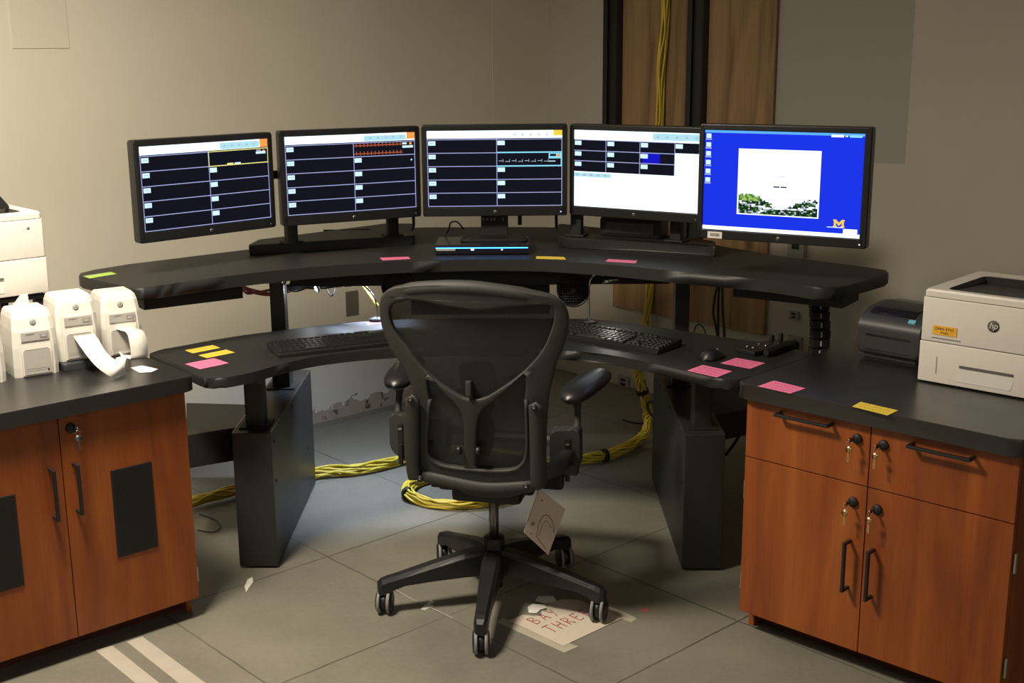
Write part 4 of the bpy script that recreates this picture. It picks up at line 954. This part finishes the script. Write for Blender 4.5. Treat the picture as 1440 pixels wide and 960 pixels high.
# ------------------------------------------------------------------ printers
def big_printer(loc, rz, label, w=.418, d=.376, h=.2717, sticker=True, lid=False):
    t = thing('laser_printer', label, 'printer', loc, rz); m = m_ivory
    x0, z0, zs = 0, .10 * h / .27, .245 * h / .27
    zs = h - .022
    b = MB().m(m); zl = h * .445
    b.prism(roundpoly([(0, 0), (w, 0), (w, d), (0, d)], .008, 3), .004, zl, .0025); b.build('paper_drawer', t)
    b = MB().m(m); b.prism(roundpoly([(0.002, 0.001), (w - .002, 0.001), (w - .002, d), (.002, d)], .008, 3), zl + .002, zs - .001, .0025)
    b.m(m_line).box((w / 2, d / 2, zl + .001), (w - .006, d - .006, .004)); b.build('body', t)
    # lid with recessed output tray
    b = MB().m(m); O_ = roundpoly([(0.004, 0.003), (w - .004, .003), (w - .004, d), (.004, d)], .012, 4); I_ = roundpoly([(.055, .028), (w - .05, .028), (w - .05, d - .07), (.055, d - .07)], .03, 4)
    zf = zs + .001; b.loft([[Vector((p.x, p.y, zf)) for p in O_], [Vector((p.x, p.y, h - .006)) for p in O_], [Vector((.006 + (p.x) * (1 - .012 / w), p.y * .985 + .003, h)) for p in O_], [Vector((p.x, p.y, h)) for p in I_]], cap=False, smooth=False)
    b.m(m_line).loft([[Vector((p.x, p.y, h)) for p in I_], [Vector((p.x, p.y, h - .018)) for p in I_]], cap=False, smooth=False); b.build('top_cover', t)
    b = MB().m(m_slate).quad([(.05, .03, h - .006), (w - .045, .03, h - .006), (w - .045, d - .07, h - .021), (.05, d - .07, h - .021)])
    b.m(m_grey)
    for k in range(3): b.box((.11 + .11 * k, .045, h - .005), (.09, .010, .003))
    b.m(m_black2).box((w / 2, d - .075, h - .012), (w - .12, .02, .02)); b.build('output_tray', t)
    # drawer pull
    b = MB().m(m_line); b.box((w * .47, .0005, .062), (w * .36, .006, .007)); b.m(m_white); b.loft([[Vector((w * .27 + .0, -.0015, .018)), Vector((w * .64, -.0015, .018)), Vector((w * .66, .0, .058)), Vector((w * .29, .0, .058))], [Vector((w * .27, .004, .018)), Vector((w * .64, .004, .018)), Vector((w * .66, .004, .058)), Vector((w * .29, .004, .058))]], smooth=False)
    b.build('drawer_pull', t)
    b = MB(); 
    if sticker:
        P = frame_face(t, 1397, 459); logo_hp(b, 0, .0165, Matrix.Translation((P.x, .0002, P.z)) @ FRONT, m_line, m_ivory); b.build('logo', t)
        a = frame_face(t, 1313, 463.5); c = frame_face(t, 1344, 467)
        b = MB().m(m_orange); b.box(((a.x + c.x) / 2, 0, (a.z + c.z) / 2), (c.x - a.x + .006, .002, .026)); b.m(m_ink)
        b.text('DPH1 ETV1', .011, Matrix.Translation(((a.x + c.x) / 2, -.0012, (a.z + c.z) / 2 + .004)) @ FRONT); b.text('Printer', .008, Matrix.Translation(((a.x + c.x) / 2, -.0012, (a.z + c.z) / 2 - .006)) @ FRONT)
        b.m(m_grey).box(((a.x + c.x) / 2 + .005, 0, a.z - .022), (.085, .001, .003)); b.build('asset_label', t)
        b = MB().m(m_grey).box((.055, 0, .055), (.003, .001, .05)); b.build('model_marking', t)
    else:
        b.m(m_grey).lathe([(0, .001), (.005, .001), (.005, 0), (0, 0)], matrix=Matrix.Translation((w - .05, .001, h - .048)) @ FRONT, n=14); b.build('logo', t)
    return t
pr_f = at(1289, 535, .7855); big_printer(pr_f, -.745, 'ivory laser printer with orange label, on the right counter')
k_ = .78; P = EYE + (at(71, 411.5, .785) - EYE) * k_
LPZ = P.z; ang = .745; w_ = .40
lp = big_printer(P - Vector((cos(ang), sin(ang), 0)) * w_, ang, 'white laser printer cut by the left edge, raised behind the strip printers', w=w_, d=.36, h=.258, sticker=False)
t = thing('printer_stand', 'low black stand lifting the left laser printer above the counter', 'stand', lp.location - Vector((0, 0, lp.location.z - .7855)), ang)
b = MB().m(m_black2); hh = LPZ - .7865
b.box((w_ / 2, .18, hh - .008), (w_ - .02, .34, .014), 0, .003)
b.build('shelf', t)
for x in (.03, w_ - .03):
    for y in (.03, .33): MB().m(m_black2).box((x, y, (hh - .0155) / 2), (.025, .025, hh - .0155), 0, .002).build('leg', t)
MB().m(m_black2).prism(roundpoly([(.14, .259), (.355, .259), (.315, .313), (.16, .313)], .012), -.152, -.136, .002, matrix=FRONT).build('paper_flap', lp)
# label printer
Z0 = at(1204, 500, .7855); Z1 = at(1287, 517, .7855)
zang = math.atan2(Z1.y - Z0.y, Z1.x - Z0.x)
t = thing('label_printer', 'dark grey label printer with a blue button, left of the ivory laser printer', 'printer', Z0, -.80)
W_ = .205; prof = [(0, .012), (0, .105), (.018, .128), (.055, .150), (.15, .158), (.22, .150), (.24, .13), (.24, .012)]
YZ = Matrix(((0, 0, 1, 0), (1, 0, 0, 0), (0, 1, 0, 0), (0, 0, 0, 1)))
MB().m(m_slate).prism(roundpoly(prof, .02, 4), 0, W_, .012, 3, matrix=YZ).build('body', t)
MB().m(m_slate2).prism(roundpoly([(.028, .138), (.060, .1535), (.15, .162), (.215, .155), (.215, .145), (.06, .145)], .004, 2), .022, W_ - .035, .003, 2, matrix=YZ).build('lid', t)
b = MB().m(m_slate2); b.box((W_ / 2, .0, .075), (W_ * .72, .004, .006)); b.box((W_ / 2, .0, .03), (W_ * .72, .003, .003)); b.build('label_slot', t)
MB().m(m_slate).box((W_ / 2, .12, .006), (W_ - .03, .20, .012), 0, .003).build('foot', t)
MB().m(m_bluebtn).box((W_ - .035, .018, .1295), (.022, .014, .006), rot=Matrix.Rotation(radians(38), 4, 'X')).build('feed_button', t)
# four strip printers
def strip_printer(loc, rz, label, flap=False):
    t = thing('strip_printer', label, 'printer', loc, rz, 'white strip chart printers in a row'); w, d, h = .124, .15, .198
    b = MB().m(m_white); rings = []
    for z, i, y0, y1 in ((0, -.002, .006, d), (.03, -.003, .004, d), (.09, -.002, .002, d), (.14, .001, .004, d - .002), (.175, .005, .011, d - .006), (.190, .009, .018, d - .012), (h, .014, .030, d - .02)):
        rings.append([Vector(p) for p in ((i, y0 + .01, z), (i + .012, y0, z), (w - i - .012, y0, z), (w - i, y0 + .01, z), (w - i, y1, z), (i, y1, z))])
    b.loft(rings, smooth=False); b.build('body', t)
    b = MB().m(m_ivory); b.loft([[Vector(p) for p in ((.020, .0, .005), (w - .02, .0, .005), (w - .02, .012, .005), (.020, .012, .005))], [Vector(p) for p in ((.018, -.003, .07), (w - .018, -.003, .07), (w - .018, .012, .07), (.018, .012, .07))], [Vector(p) for p in ((.020, .001, .138), (w - .02, .001, .138), (w - .02, .014, .138), (.020, .014, .138))]], smooth=False); b.build('front_panel', t)
    b = MB().m(m_panelgrey); b.box((w / 2, -.003, .123), (.080, .002, .026)); b.box((w / 2, -.0042, .045), (.076, .002, .072)); b.m(m_grey); b.box((w * .38, -.0044, .131), (.024, .001, .0025)); b.box((w * .70, -.0042, .122), (.022, .001, .013)); b.m(m_panelgrey); b.box((w * .70, -.0048, .122), (.015, .001, .008))
    b.m(m_ink); b.box((w / 2, -.0052, .083), (.068, .001, .0016)); b.box((w - .032, -.0055, .018), (.005, .001, .006)); b.m(m_line); b.box((w / 2, -.0052, .025), (.066, .0006, .0007)); b.box((w / 2, -.0052, .019), (.066, .0006, .0007)); b.build('paper_door', t)
    b = MB().m(m_grey); b.lathe([(0, .0014), (.0088, .0014), (.0094, 0), (0, 0)], matrix=Matrix.Translation((w / 2, .0085, .163)) @ Matrix.Rotation(radians(-11), 4, 'X') @ FRONT, n=20)
    b.m(m_panelgrey).lathe([(.004, .0018), (.0058, .0018)], matrix=Matrix.Translation((w / 2, .0085, .163)) @ Matrix.Rotation(radians(-11), 4, 'X') @ FRONT, n=16); b.build('logo', t)
    return t
zc = .7855; s2 = at(24, 533, zc); s3 = at(85, 510, .808); s4 = at(148, 503, .7855)
sa = .62
sp2 = strip_printer(s2, sa, 'second white strip printer from the left, closed, with cream flap on top')
b = MB().m(m_ivory); b.loft([[Vector(p) for p in ((.006, .06, .190), (.07, .06, .199), (.07, .066, .240), (.05, .066, .238))], [Vector(p) for p in ((.006, .064, .190), (.07, .064, .199), (.07, .070, .240), (.05, .070, .238))]], smooth=False); b.build('raised_flap', sp2)
c1 = copy_tree(sp2); c1.location = s2 - Vector((cos(sa), sin(sa), 0)) * .145 - Vector((0, .02, 0)); c1['label'] = 'leftmost white strip printer, cut by the left edge of the photo'
sp3 = strip_printer(s3, sa, 'third white strip printer, on a grey pad, feeding out a long curled strip')
sp4 = strip_printer(s4, sa - .04, 'rightmost white strip printer, with a looped paper strip beside the black desk')
t = thing('rubber_pad', 'grey rectangular pad under the third strip printer', 'pad', s3 + Vector((0, 0, -.0225)), sa)
MB().m(m_slate).prism(roundpoly([(-.0, -.03), (.13, -.03), (.13, .16), (0, .16)], .012), 0, .0215, .003).build('pad', t)
# paper strips
def strip(pairs, k, label, ticks=True):
    A = crv([deep(*p[0]) for p in pairs], k); B = crv([deep(*p[1]) for p in pairs], k)
    zm = .7862
    for v in A + B: v.z = max(v.z, zm)
    b = MB().m(m_paper).ribbon(A, B); o = b.build('paper_strip'); recenter(o)
    return tag(o, label, 'paper strip', 'printed strips of paper')
fy = s3.y + .035
strip([((101, 470, fy), (130, 466, fy + .04)), ((112, 486, fy - .06), (139, 478, fy - .02)), ((123, 501, fy - .10), (146, 490, fy - .06)), ((134, 514, fy - .13), (153, 499, fy - .09)), ((148, 525, fy - .145), (163, 506, fy - .11)), ((160, 531, fy - .14), (172, 507, fy - .09)), ((172, 527, fy - .10), (177, 504, fy - .06)), ((174, 519, fy - .07), (175, 500, fy - .04)), ((164, 518, fy - .06), (163, 503, fy - .03))], 4, 'long curled white paper strip hanging from the third strip printer')
fy = s4.y + .03
strip([((158, 461, fy), (184, 459, fy + .03)), ((168, 464, fy - .02), (194, 462, fy + .01)), ((178, 468, fy - .04), (202, 466, fy - .01)), ((182, 482, fy - .05), (207, 480, fy - .02)), ((184, 500, fy - .05), (208, 497, fy - .02)), ((182, 513, fy - .045), (206, 511, fy - .015)), ((176, 514, fy - .03), (190, 511, fy + .0)), ((170, 500, fy - .02), (176, 498, fy + .01)), ((164, 488, fy - .0), (172, 485, fy + .02))], 4, 'looped white paper strip in front of the rightmost strip printer')
pz = .7862; A = [at(x, y, pz) for x, y in ((184, 517), (196, 524), (213, 523), (222, 519), (214, 517), (200, 514))]
A[3].z += .004
b = MB().m(m_paper); b.prism([(p.x, p.y) for p in A], pz, pz + .0006, 0); o = recenter(b.build('paper_strip')); tag(o, 'short end of white paper strip lying flat by the counter edge', 'paper strip', 'printed strips of paper')

# ------------------------------------------------------------------ keyboards, mouse, console
def keyboard(loc, rz, label):
    t = thing('keyboard', label, 'keyboard', loc, rz, 'black keyboards on the lower desk'); w, d = .44, .155
    prof = [(0, 0), (0, .010), (.008, .014), (d - .01, .026), (d, .024), (d, 0)]
    MB().m(m_black).prism(prof, 0, w, .002, 2, matrix=YZ).build('case', t)
    b = MB().m(m_black)
    rows = [15, 15, 14, 13, 12]
    def cap(x, y, sx, sy):
        z = .0145 + (y - .008) * .083
        b.loft([[Vector((x + a * sx / 2, y + c * sy / 2, z)) for a, c in ((-1, -1), (1, -1), (1, 1), (-1, 1))], [Vector((x + a * sx * .38, y + c * sy * .38, z + .0065)) for a, c in ((-1, -1), (1, -1), (1, 1), (-1, 1))]], smooth=False)
    for r in range(5):
        y = .020 + r * .0195
        if r == 0:
            for x, s in ((.02, .022), (.045, .022), (.07, .022), (.137, .10), (.205, .022), (.23, .022), (.255, .022), (.28, .022)): cap(x, y, s, .017)
        else:
            for c in range(15): cap(.018 + c * .0187, y, .0172, .017)
        for c in range(3):
            if r in (0, 3, 4) or (r == 1 and c == 1): cap(.313 + c * .0187, y, .0172, .017)
        for c in range(4): cap(.372 + c * .0187, y, .0172, .017)
    for c in range(13): cap(.018 + c * .0215 + (c // 4) * .003, .128, .0165, .014)
    for c in range(3): cap(.313 + c * .0187, .128, .0172, .014)
    ks = b.build('keys', t); ks['kind'] = 'stuff'
    for x in (.06, .38): MB().m(m_black2).box((x, .14, -.000), (.02, .01, .002)).build('foot', t)
    return t
k0 = at(392, 504, ZL); kr = at(560, 485, ZL); ang = math.atan2(kr.y - k0.y, kr.x - k0.x)
keyboard(Vector((k0.x, k0.y, ZL + .0012)), ang, 'black keyboard on the left part of the lower desk, catching a lamp glare')
k1 = at(925, 499, ZL); kl = at(788, 475.5, ZL); ang = math.atan2(k1.y - kl.y, k1.x - kl.x)
dd = Vector((cos(ang), sin(ang), 0)); keyboard(Vector((k1.x, k1.y, ZL + .0012)) - dd * .44, ang, 'black keyboard on the right part of the lower desk, right of the chair')
mc_ = at(1001, 504, ZL); t = thing('computer_mouse', 'black computer mouse right of the right keyboard', 'mouse', (mc_.x, mc_.y, ZL + .0005), -.75)
b = MB().m(m_black); rings = []
for i in range(9):
    u = i / 8; y = -.05 + .10 * u; e = math.sqrt(max(0, 1 - (2 * u - 1) ** 4)); w = .030 * e + .001; h = (.034 - .012 * abs(u - .42) * 1.6) * e + .001
    rings.append([Vector((w * cos(a), y, max(0, h * sin(a)))) for a in [pi * k / 10 for k in range(11)]] + [Vector((0, y, 0))])
b.loft(rings); b.build('shell', t)
MB().m(m_grey).lathe([(0, -.003), (.006, -.003), (.006, .003), (0, .003)], matrix=Matrix.Translation((0, .032, .022)) @ Matrix.Rotation(pi / 2, 4, 'Y'), n=12).build('scroll_wheel', t)
P0, P1, P2, P3 = [at(x, y, ZL) for x, y in ((1040, 496), (1068, 503), (1108, 488), (1080, 482))]
cc = (P0 + P1 + P2 + P3) / 4; ang = math.atan2(P1.y - P0.y, P1.x - P0.x)
t = thing('control_console', 'small black control console with toggle switches on the right desk end', 'console', (cc.x, cc.y, ZL + .0005), ang)
wx = (P1 - P0).length; wy = (P2 - P1).length
MB().m(m_black).box((0, 0, .008), (wx, wy, .016), 0, .004).build('case', t)
b = MB().m(m_steel)
for i, (x, y) in enumerate(((-.25, -.3), (.05, -.3), (-.25, .0), (.1, .0), (.1, .3))): b.lathe([(0, .004), (.006, .004), (.007, 0), (0, 0)], (x * wx, y * wy, .016), 10)
b.build('switches', t)
for x, y, h in ((-.3, .35, .022), (.15, .35, .036), (.35, .2, .016)): MB().m(m_black2).box((x * wx, y * wy, .016 + h / 2), (.014, .014, h), 0, .004).build('toggle', t)
P0, P1, P2, P3 = [at(x, y, ZL) for x, y in ((1072, 500), (1084, 504), (1124, 489), (1108, 486))]
ang = math.atan2(P2.y - P1.y, P2.x - P1.x); cc = (P0 + P1 + P2 + P3) / 4
t = thing('handset', 'black telephone handset lying beside the control console', 'handset', (cc.x, cc.y, ZL + .0005), ang)
Lh = (P2 - P1).length
b = MB().m(m_black); b.tube([(-Lh / 2, 0, .014), (-Lh / 2 + .03, 0, .016), (0, 0, .020), (Lh / 2 - .03, 0, .016), (Lh / 2, 0, .014)], [.010, .014, .011, .014, .010], 10, smooth_path=4); b.build('grip', t)

# ------------------------------------------------------------------ notes
def note(name, pts, z, mat, label, cat='sticky note', lines=3, ink=m_ink, group='paper notes', curl=0.0):
    P = [at(x, y, z + .0008) for x, y in pts]; 
    t = thing(name, label, cat, (sum((p.x for p in P)) / 4, sum((p.y for p in P)) / 4, z + .0005), 0, group)
    Q = [p.copy() for p in P]
    b = MB().m(mat); b.loft([P, [p + Vector((0, 0, .0005)) for p in P]], smooth=False); b.build('paper', t, world=True)
    if lines:
        b = MB().m(ink); rnd = random.Random(int(pts[0][0]))
        for k in range(lines):
            v = (k + .8) / (lines + .6); u = .12
            while u < .86:
                du = .03 + rnd.random() * .10
                a_ = P[0].lerp(P[1], u).lerp(P[3].lerp(P[2], u), v); c_ = P[0].lerp(P[1], min(u + du, .9)).lerp(P[3].lerp(P[2], min(u + du, .9)), v)
                dn = (P[3] - P[0]) * .035; z_ = Vector((0, 0, .0007))
                b.quad([a_ + z_, c_ + z_, c_ + dn + z_, a_ + dn + z_]); u += du + .03
        b.build('writing', t, world=True)
    return t
note('paper_note', [(117, 388.3), (156, 382.3), (164, 385), (126, 391.5)], ZU, m_green, 'green note on the left tip of the upper desk', lines=0)
note('paper_note', [(534, 362.3), (574, 360.8), (577.5, 364), (538, 366.2)], ZU, m_pink, 'pink note on the upper desk edge left of the blue-lit box', lines=0)
note('paper_note', [(754.5, 360.2), (793, 361.2), (796, 365), (753.5, 363.8)], ZU, m_yellow, 'yellow note on the upper desk edge right of the blue-lit box', lines=0)
note('paper_note', [(855.5, 364.3), (896.5, 366.4), (893.5, 370.2), (851, 367.5)], ZU, m_pink, 'pink note on the upper desk edge below the white monitor', lines=0)
note('paper_note', [(260, 492.5), (299, 485), (310, 489), (271, 496.7)], ZL, m_yellow, 'yellow strip note on the left desk, the farther of two', lines=1)
note('paper_note', [(279, 499.4), (318, 491.5), (330, 495.5), (291, 503.4)], ZL, m_yellow, 'yellow strip note on the left desk, just above the pink note', lines=1)
note('paper_note', [(260, 511.7), (301, 503.5), (321.7, 510.5), (281, 519)], ZL, m_pink, 'pink note on the left end of the lower desk', lines=3, ink=m_pinkink)
note('paper_note', [(515, 453.2), (536, 451.4), (538, 454.8), (517, 457.2)], ZL, m_pink, 'small pink note at the foot of the left gooseneck lamp', lines=0)
note('paper_note', [(988, 513), (1030, 522), (1008, 530.5), (966, 521)], ZL, m_pink, 'pink note on the right desk, the nearer of two', lines=3, ink=m_pinkink)
note('paper_note', [(1035.6, 503), (1076, 510.5), (1055, 518.5), (1013, 510.5)], ZL, m_pink, 'pink note on the right desk, next to the control console', lines=3, ink=m_pinkink)
note('paper_note', [(1088.4, 535), (1133, 546), (1111, 553.3), (1066, 543)], .785, m_pink, 'pink note on the near left corner of the right counter', lines=3, ink=m_pinkink)
note('paper_note', [(1210, 565), (1263, 577), (1248, 584), (1198.4, 571.5)], .785, m_yellow, 'yellow note on the front edge of the right counter', lines=2)

# floor: paper sign, tape, scraps
Z = .0015
P = [at(*p, Z) for p in ((717, 872), (792, 908), (875, 869))]
u = (P[2] - P[1]); v = (P[0] - P[1]); ul = u.length; u = u.normalized(); v = (v - u * v.dot(u)); vl = v.length; v.normalize()
t = thing('floor_sign', 'torn paper sheet lettered BAY THREE in red, taped to the floor', 'paper sign', (P[1].x, P[1].y, 0), 0)
def sp_(a, c, dz=0): q_ = P[1] + u * (a * ul) + v * (c * vl); return Vector((q_.x, q_.y, Z + dz))
b = MB().m(m_sheet); poly = [sp_(a, c) for a, c in ((0, 0), (1, 0), (1, .25), (.99, .8), (.86, .97), (.70, .98), (.58, 1.0), (.52, .86), (.44, .90), (.36, .80), (.28, .88), (.22, 1), (0, 1))]
b.prism([(p.x, p.y) for p in poly], Z, Z + .0006, 0); b.build('sheet', t, world=True)
b = MB().m(m_paper); poly = [sp_(a, c) for a, c in ((.30, .98), (.36, .90), (.46, .94), (.54, .92), (.60, 1.0), (.50, 1.14), (.40, 1.12))]; b.prism([(p.x, p.y) for p in poly], Z + .001, Z + .0016, 0)
poly = [sp_(a, c) for a, c in ((.62, 1.02), (.76, .96), (.84, 1.12), (.70, 1.26), (.58, 1.18))]; b.prism([(p.x, p.y) for p in poly], Z + .001, Z + .0016, 0); b.build('torn_piece', t, world=True)
b = MB().m(m_red)
G = {'B': [[(0, 0), (0, 1), (.5, .95), (.6, .75), (.1, .55), (.65, .4), (.6, .1), (0, 0)]], 'A': [[(0, 0), (.35, 1), (.7, 0)], [(.12, .35), (.58, .38)]], 'Y': [[(0, 1), (.35, .5)], [(.7, 1), (.2, -.05)]], 'T': [[(-.05, 1), (.75, 1)], [(.35, 1), (.33, 0)]], 'H': [[(0, 0), (.02, 1)], [(.65, 0), (.65, 1)], [(0, .5), (.65, .55)]], 'R': [[(0, 0), (0, 1), (.55, .9), (.5, .6), (.05, .5), (.65, 0)]], 'E': [[(.6, .95), (0, 1), (0, 0), (.6, .05)], [(0, .52), (.5, .55)]]}
def scrawl(word, a0, c0, sa_, sc_, gap):
    for i, chh in enumerate(word):
        for st in G[chh]:
            pts_ = [sp_(a0 + (i * gap + p[0] * .8) * sa_, c0 + p[1] * sc_, .0016) for p in st]
            b.tube(pts_, .0011, 5)
scrawl('BAY', .16, .66, .15, .20, 1.0); scrawl('THREE', .14, .34, .155, .21, .98)
b.build('lettering', t, world=True)
b = MB().m(m_tape2)
for poly in ([(-.10, -.13), (.12, -.14), (.10, .0), (.02, .02), (-.0, 1.02), (.0, 1.12), (-.13, 1.1)], [(1.0, -.16), (1.13, -.14), (1.14, .1), (1.12, .62), (1.03, .60), (.97, .30)]):
    q_ = [sp_(*p) for p in poly]; b.prism([(p.x, p.y) for p in q_], .0003, .0011, 0)
b.build('tape', t, world=True)
def floor_strip(pts, mat, label, name='floor_tape', cat='tape', group=None, z=.0008):
    P_ = [at(x, y, z) for x, y in pts]; b = MB().m(mat); b.prism([(p.x, p.y) for p in P_], .0003, .0003 + z, 0); o = recenter(b.build(name)); return tag(o, label, cat, group)
floor_strip([(134, 914), (158, 907.5), (224, 960), (262, 990), (222, 990), (190, 960)], m_tape, 'beige floor tape by the left cabinet, the left of two parallel strips', group='parallel strips of floor tape')
floor_strip([(178, 902), (200, 894.5), (289, 960), (328, 990), (290, 990), (251, 960)], m_tape, 'beige floor tape by the left cabinet, the right of two parallel strips', group='parallel strips of floor tape')
floor_strip([(344, 824), (348, 814), (355, 811), (356, 818), (350, 826), (346, 832)], m_paper, 'small torn pale paper scrap on the floor in front of the left pedestal', 'paper_scrap', 'paper scrap')
floor_strip([(592, 856), (606, 843), (611, 847), (604, 849), (611, 852), (597, 857)], m_paper, 'small folded white paper scrap on the floor near the chair base', 'paper_scrap', 'paper scrap')
floor_strip([(900, 856), (910, 854.5), (913, 858), (909, 861), (903, 859)], plain('red_scrap_paper', (.45, .12, .09, 1), .8), 'tiny red scrap on the floor right of the paper sign', 'paper_scrap', 'paper scrap')
b = MB().m(m_wcable); b.tube([at(551, 826, .002), at(575, 840, .002), at(600, 851, .002), at(622, 862, .002), at(638, 869, .002)], .0013, 5, smooth_path=3); tag(recenter(b.build('string')), 'thin white string on the floor between two chair casters', 'string')

# ------------------------------------------------------------------ cables
g = .03
bundle('yellow_cable_bundle', [at(262, 708, g), at(300, 697, g), at(340, 688, g), at(400, 676, g), at(449, 663, g), at(500, 659, g), at(545, 650, g), at(574, 642, g), at(610, 634, g), at(660, 632, g), at(720, 640, g), at(770, 648, g), at(815, 645, g), at(850, 640, g), at(880, 630, g), at(900, 617, g), deep(909, 606, 5.22) + Vector((0, 0, .0)), deep(911, 585, 5.26), deep(906, 560, 5.26), deep(899, 535, 5.25), deep(897, 515, 5.24), deep(896, 495, 5.24)],
       11, .0052, .022, 'long yellow cable bundle across the floor, rising behind the right pedestal', ties=(.62, .88), floor=0, twist=7)
ctr = at(648, 688, .02)
cp_ = [ctr + Vector((.22 * cos(a) * (1 if i < 9 else .94), .17 * sin(a), .004 * (i % 3))) for i, a in enumerate([2 * pi * k / 9 for k in range(19)])]
bundle('yellow_cable_coil', cp_, 6, .0052, .018, 'coiled yellow cable lying on the floor behind the chair', ties=(.28,), floor=0, twist=9, cat='cable coil')
# red cables slung under the left wing
def loops(name, pts, n, label, mat, r=.0035, j=.018, cat='cable bundle'):
    t = thing(name, label, cat, pts[0]); b = MB().m(mat)
    for i in range(n):
        o = Vector((0, 0, 0)); rn = random.Random(i * 3 + n)
        b.tube([Vector(p) + Vector((rn.uniform(-j, j), rn.uniform(-j, j), rn.uniform(-j, j) * (1 if 0 < q < len(pts) - 1 else .2))) for q, p in enumerate(pts)], r, 6, smooth_path=5)
    b.build('cables', t, world=True); return t
loops('red_cable_bundle', [deep(336, 396, 4.75), deep(350, 408, 4.72), deep(375, 412, 4.7), deep(400, 408, 4.72), deep(412, 398, 4.75)], 6, 'sagging dark red cables under the left wing of the upper desk', m_rcable)
loops('black_cable_bundle', [deep(395, 402, 4.6), deep(420, 404, 4.62), deep(450, 402, 4.62), deep(480, 399, 4.62), deep(505, 392, 4.62), deep(520, 384, 4.62)], 6, 'tangle of black cables under the upper desk beside the left column', m_black2, j=.02)
b = MB().m(m_ycable).tube([deep(488, 381, 4.72), deep(500, 388, 4.70), deep(516, 408, 4.66), deep(531, 430, 4.62)], .0055, 8, smooth_path=4)
tag(recenter(b.build('yellow_cable')), 'single bright yellow cable slanting down beside the left gooseneck lamp', 'cable')
b = MB().m(m_black2).tube([deep(455, 392, 4.7), deep(462, 412, 4.68), deep(468, 415, 4.66), deep(472, 400, 4.68)], .003, 6, smooth_path=5)
tag(recenter(b.build('black_cable')), 'small loop of black cable under the upper desk left of the yellow cable', 'cable')
for pts, lab in (([(1010, 396, 4.9), (1005, 420, 4.9), (1003, 440, 4.9), (1007, 460, 4.9), (1010, 480, 4.9)], 'black cable hanging in front of the plywood, the left of three'),
                 ([(1012, 396, 4.88), (1010, 430, 4.88), (1010, 480, 4.88)], 'black cable hanging in front of the plywood, the middle of three'),
                 ([(1016, 396, 4.86), (1016, 430, 4.86), (1018, 460, 4.86), (1019, 480, 4.86)], 'black cable hanging in front of the plywood, the right of three')):
    b = MB().m(m_black2).tube([deep(*p) for p in pts], .005, 8, smooth_path=5); tag(recenter(b.build('black_cable')), lab, 'cable', 'black cables hanging under the right wing')
b = MB().m(m_black2).tube([deep(975, 472, 4.75), deep(978, 460, 4.75), deep(983, 456, 4.75), deep(989, 461, 4.75), deep(994, 474, 4.75)], .0025, 6, smooth_path=5); tag(recenter(b.build('black_cable')), 'thin black cable arching above the back edge of the right desk', 'cable')
b = MB().m(m_black2).tube([deep(624, 336, 4.75), deep(631, 322, 4.76), deep(634, 313, 4.76), deep(643, 312, 4.78), deep(652, 322, 4.8)], .003, 6, smooth_path=5); tag(recenter(b.build('black_cable')), 'thin black cable looping behind the blue-lit box', 'cable')
b = MB().m(m_black2).tube([deep(731, 300, 4.74), deep(731, 316, 4.73)], .008, 8); tag(recenter(b.build('cable_plug')), 'short black plug hanging below the middle monitor, right side', 'plug')
for x0_, x1_, lab in ((581, 577, 'black cable dropping behind the right end of the left monitor stand'), (782, 783, 'black cable dropping behind the left end of the right monitor stand')):
    b = MB().m(m_black2).tube([deep(x0_, 300, 4.78), deep(x0_ + .5, 318, 4.78), deep(x1_, 325, 4.72)], .006, 8, smooth_path=4); tag(recenter(b.build('black_cable')), lab, 'cable')
# flexible cable chain at the right end
t = thing('cable_chain', 'black segmented cable riser hanging from the right wing of the upper desk', 'cable chain', (deep(1150, 500, 4.15).x, 4.15, .42))
top_ = ZU - .044; b0 = deep(1150, 500, 4.15)
for k in range(15):
    zz = .46 + k * .033
    if zz + .016 > top_ - .0: break
    xx = b0.x * 1.0 + .004 * sin(k * .9); b = MB().m(m_black2); b.box((xx - .018, 4.15, zz), (.026, .05, .030), 0, .004); b.box((xx + .018, 4.15, zz), (.026, .05, .030), 0, .004); b.m(m_panelgrey).box((xx, 4.135, zz), (.006, .02, .018), 0, .001); b.m(m_black2).box((xx, 4.15, zz), (.012, .03, .036)); b.build('segment', t, world=True)
# black cables behind the right pedestal
for pts, lab in (([(1030, 560, 4.6), (1040, 575, 4.58), (1043, 600, 4.55), (1035, 620, 4.52), (1020, 640, 4.5)], 'black cable bending down between the right pedestal and the right cabinet'),
                 ([(995, 575, 4.6), (1012, 566, 4.6), (1030, 562, 4.58), (1046, 562, 4.55)], 'black cable running sideways behind the right pedestal top'),
                 ([(921, 565, 5.0), (911, 566, 5.05), (912, 578, 5.05), (921, 587, 5.0)], 'small black cable loop left of the right pedestal')):
    b = MB().m(m_black2).tube([deep(*p) for p in pts], .006, 8, smooth_path=5); tag(recenter(b.build('black_cable')), lab, 'cable')
b = MB().m(m_black2).tube([at(876, 590, .004), at(890, 594, .004), at(905, 595, .004), at(925, 592, .004)], .0035, 6, smooth_path=4); tag(recenter(b.build('black_cable')), 'thin black cable on the floor crossing behind the yellow bundle', 'cable')
b = MB().m(m_black2).tube([at(278, 745, .004), at(300, 748, .004), at(310, 740, .004), at(303, 731, .004), at(280, 722, .004)], .002, 6, smooth_path=4); tag(recenter(b.build('black_cable')), 'thin black cable curl on the floor beside the left cabinet', 'cable')
b = MB().m(m_black2).tube([deep(455, 324, 4.95), deep(475, 324, 4.95), deep(520, 323, 4.95)], .004, 8)
tag(recenter(b.build('pen')), 'black pen lying on the left monitor stand', 'pen')
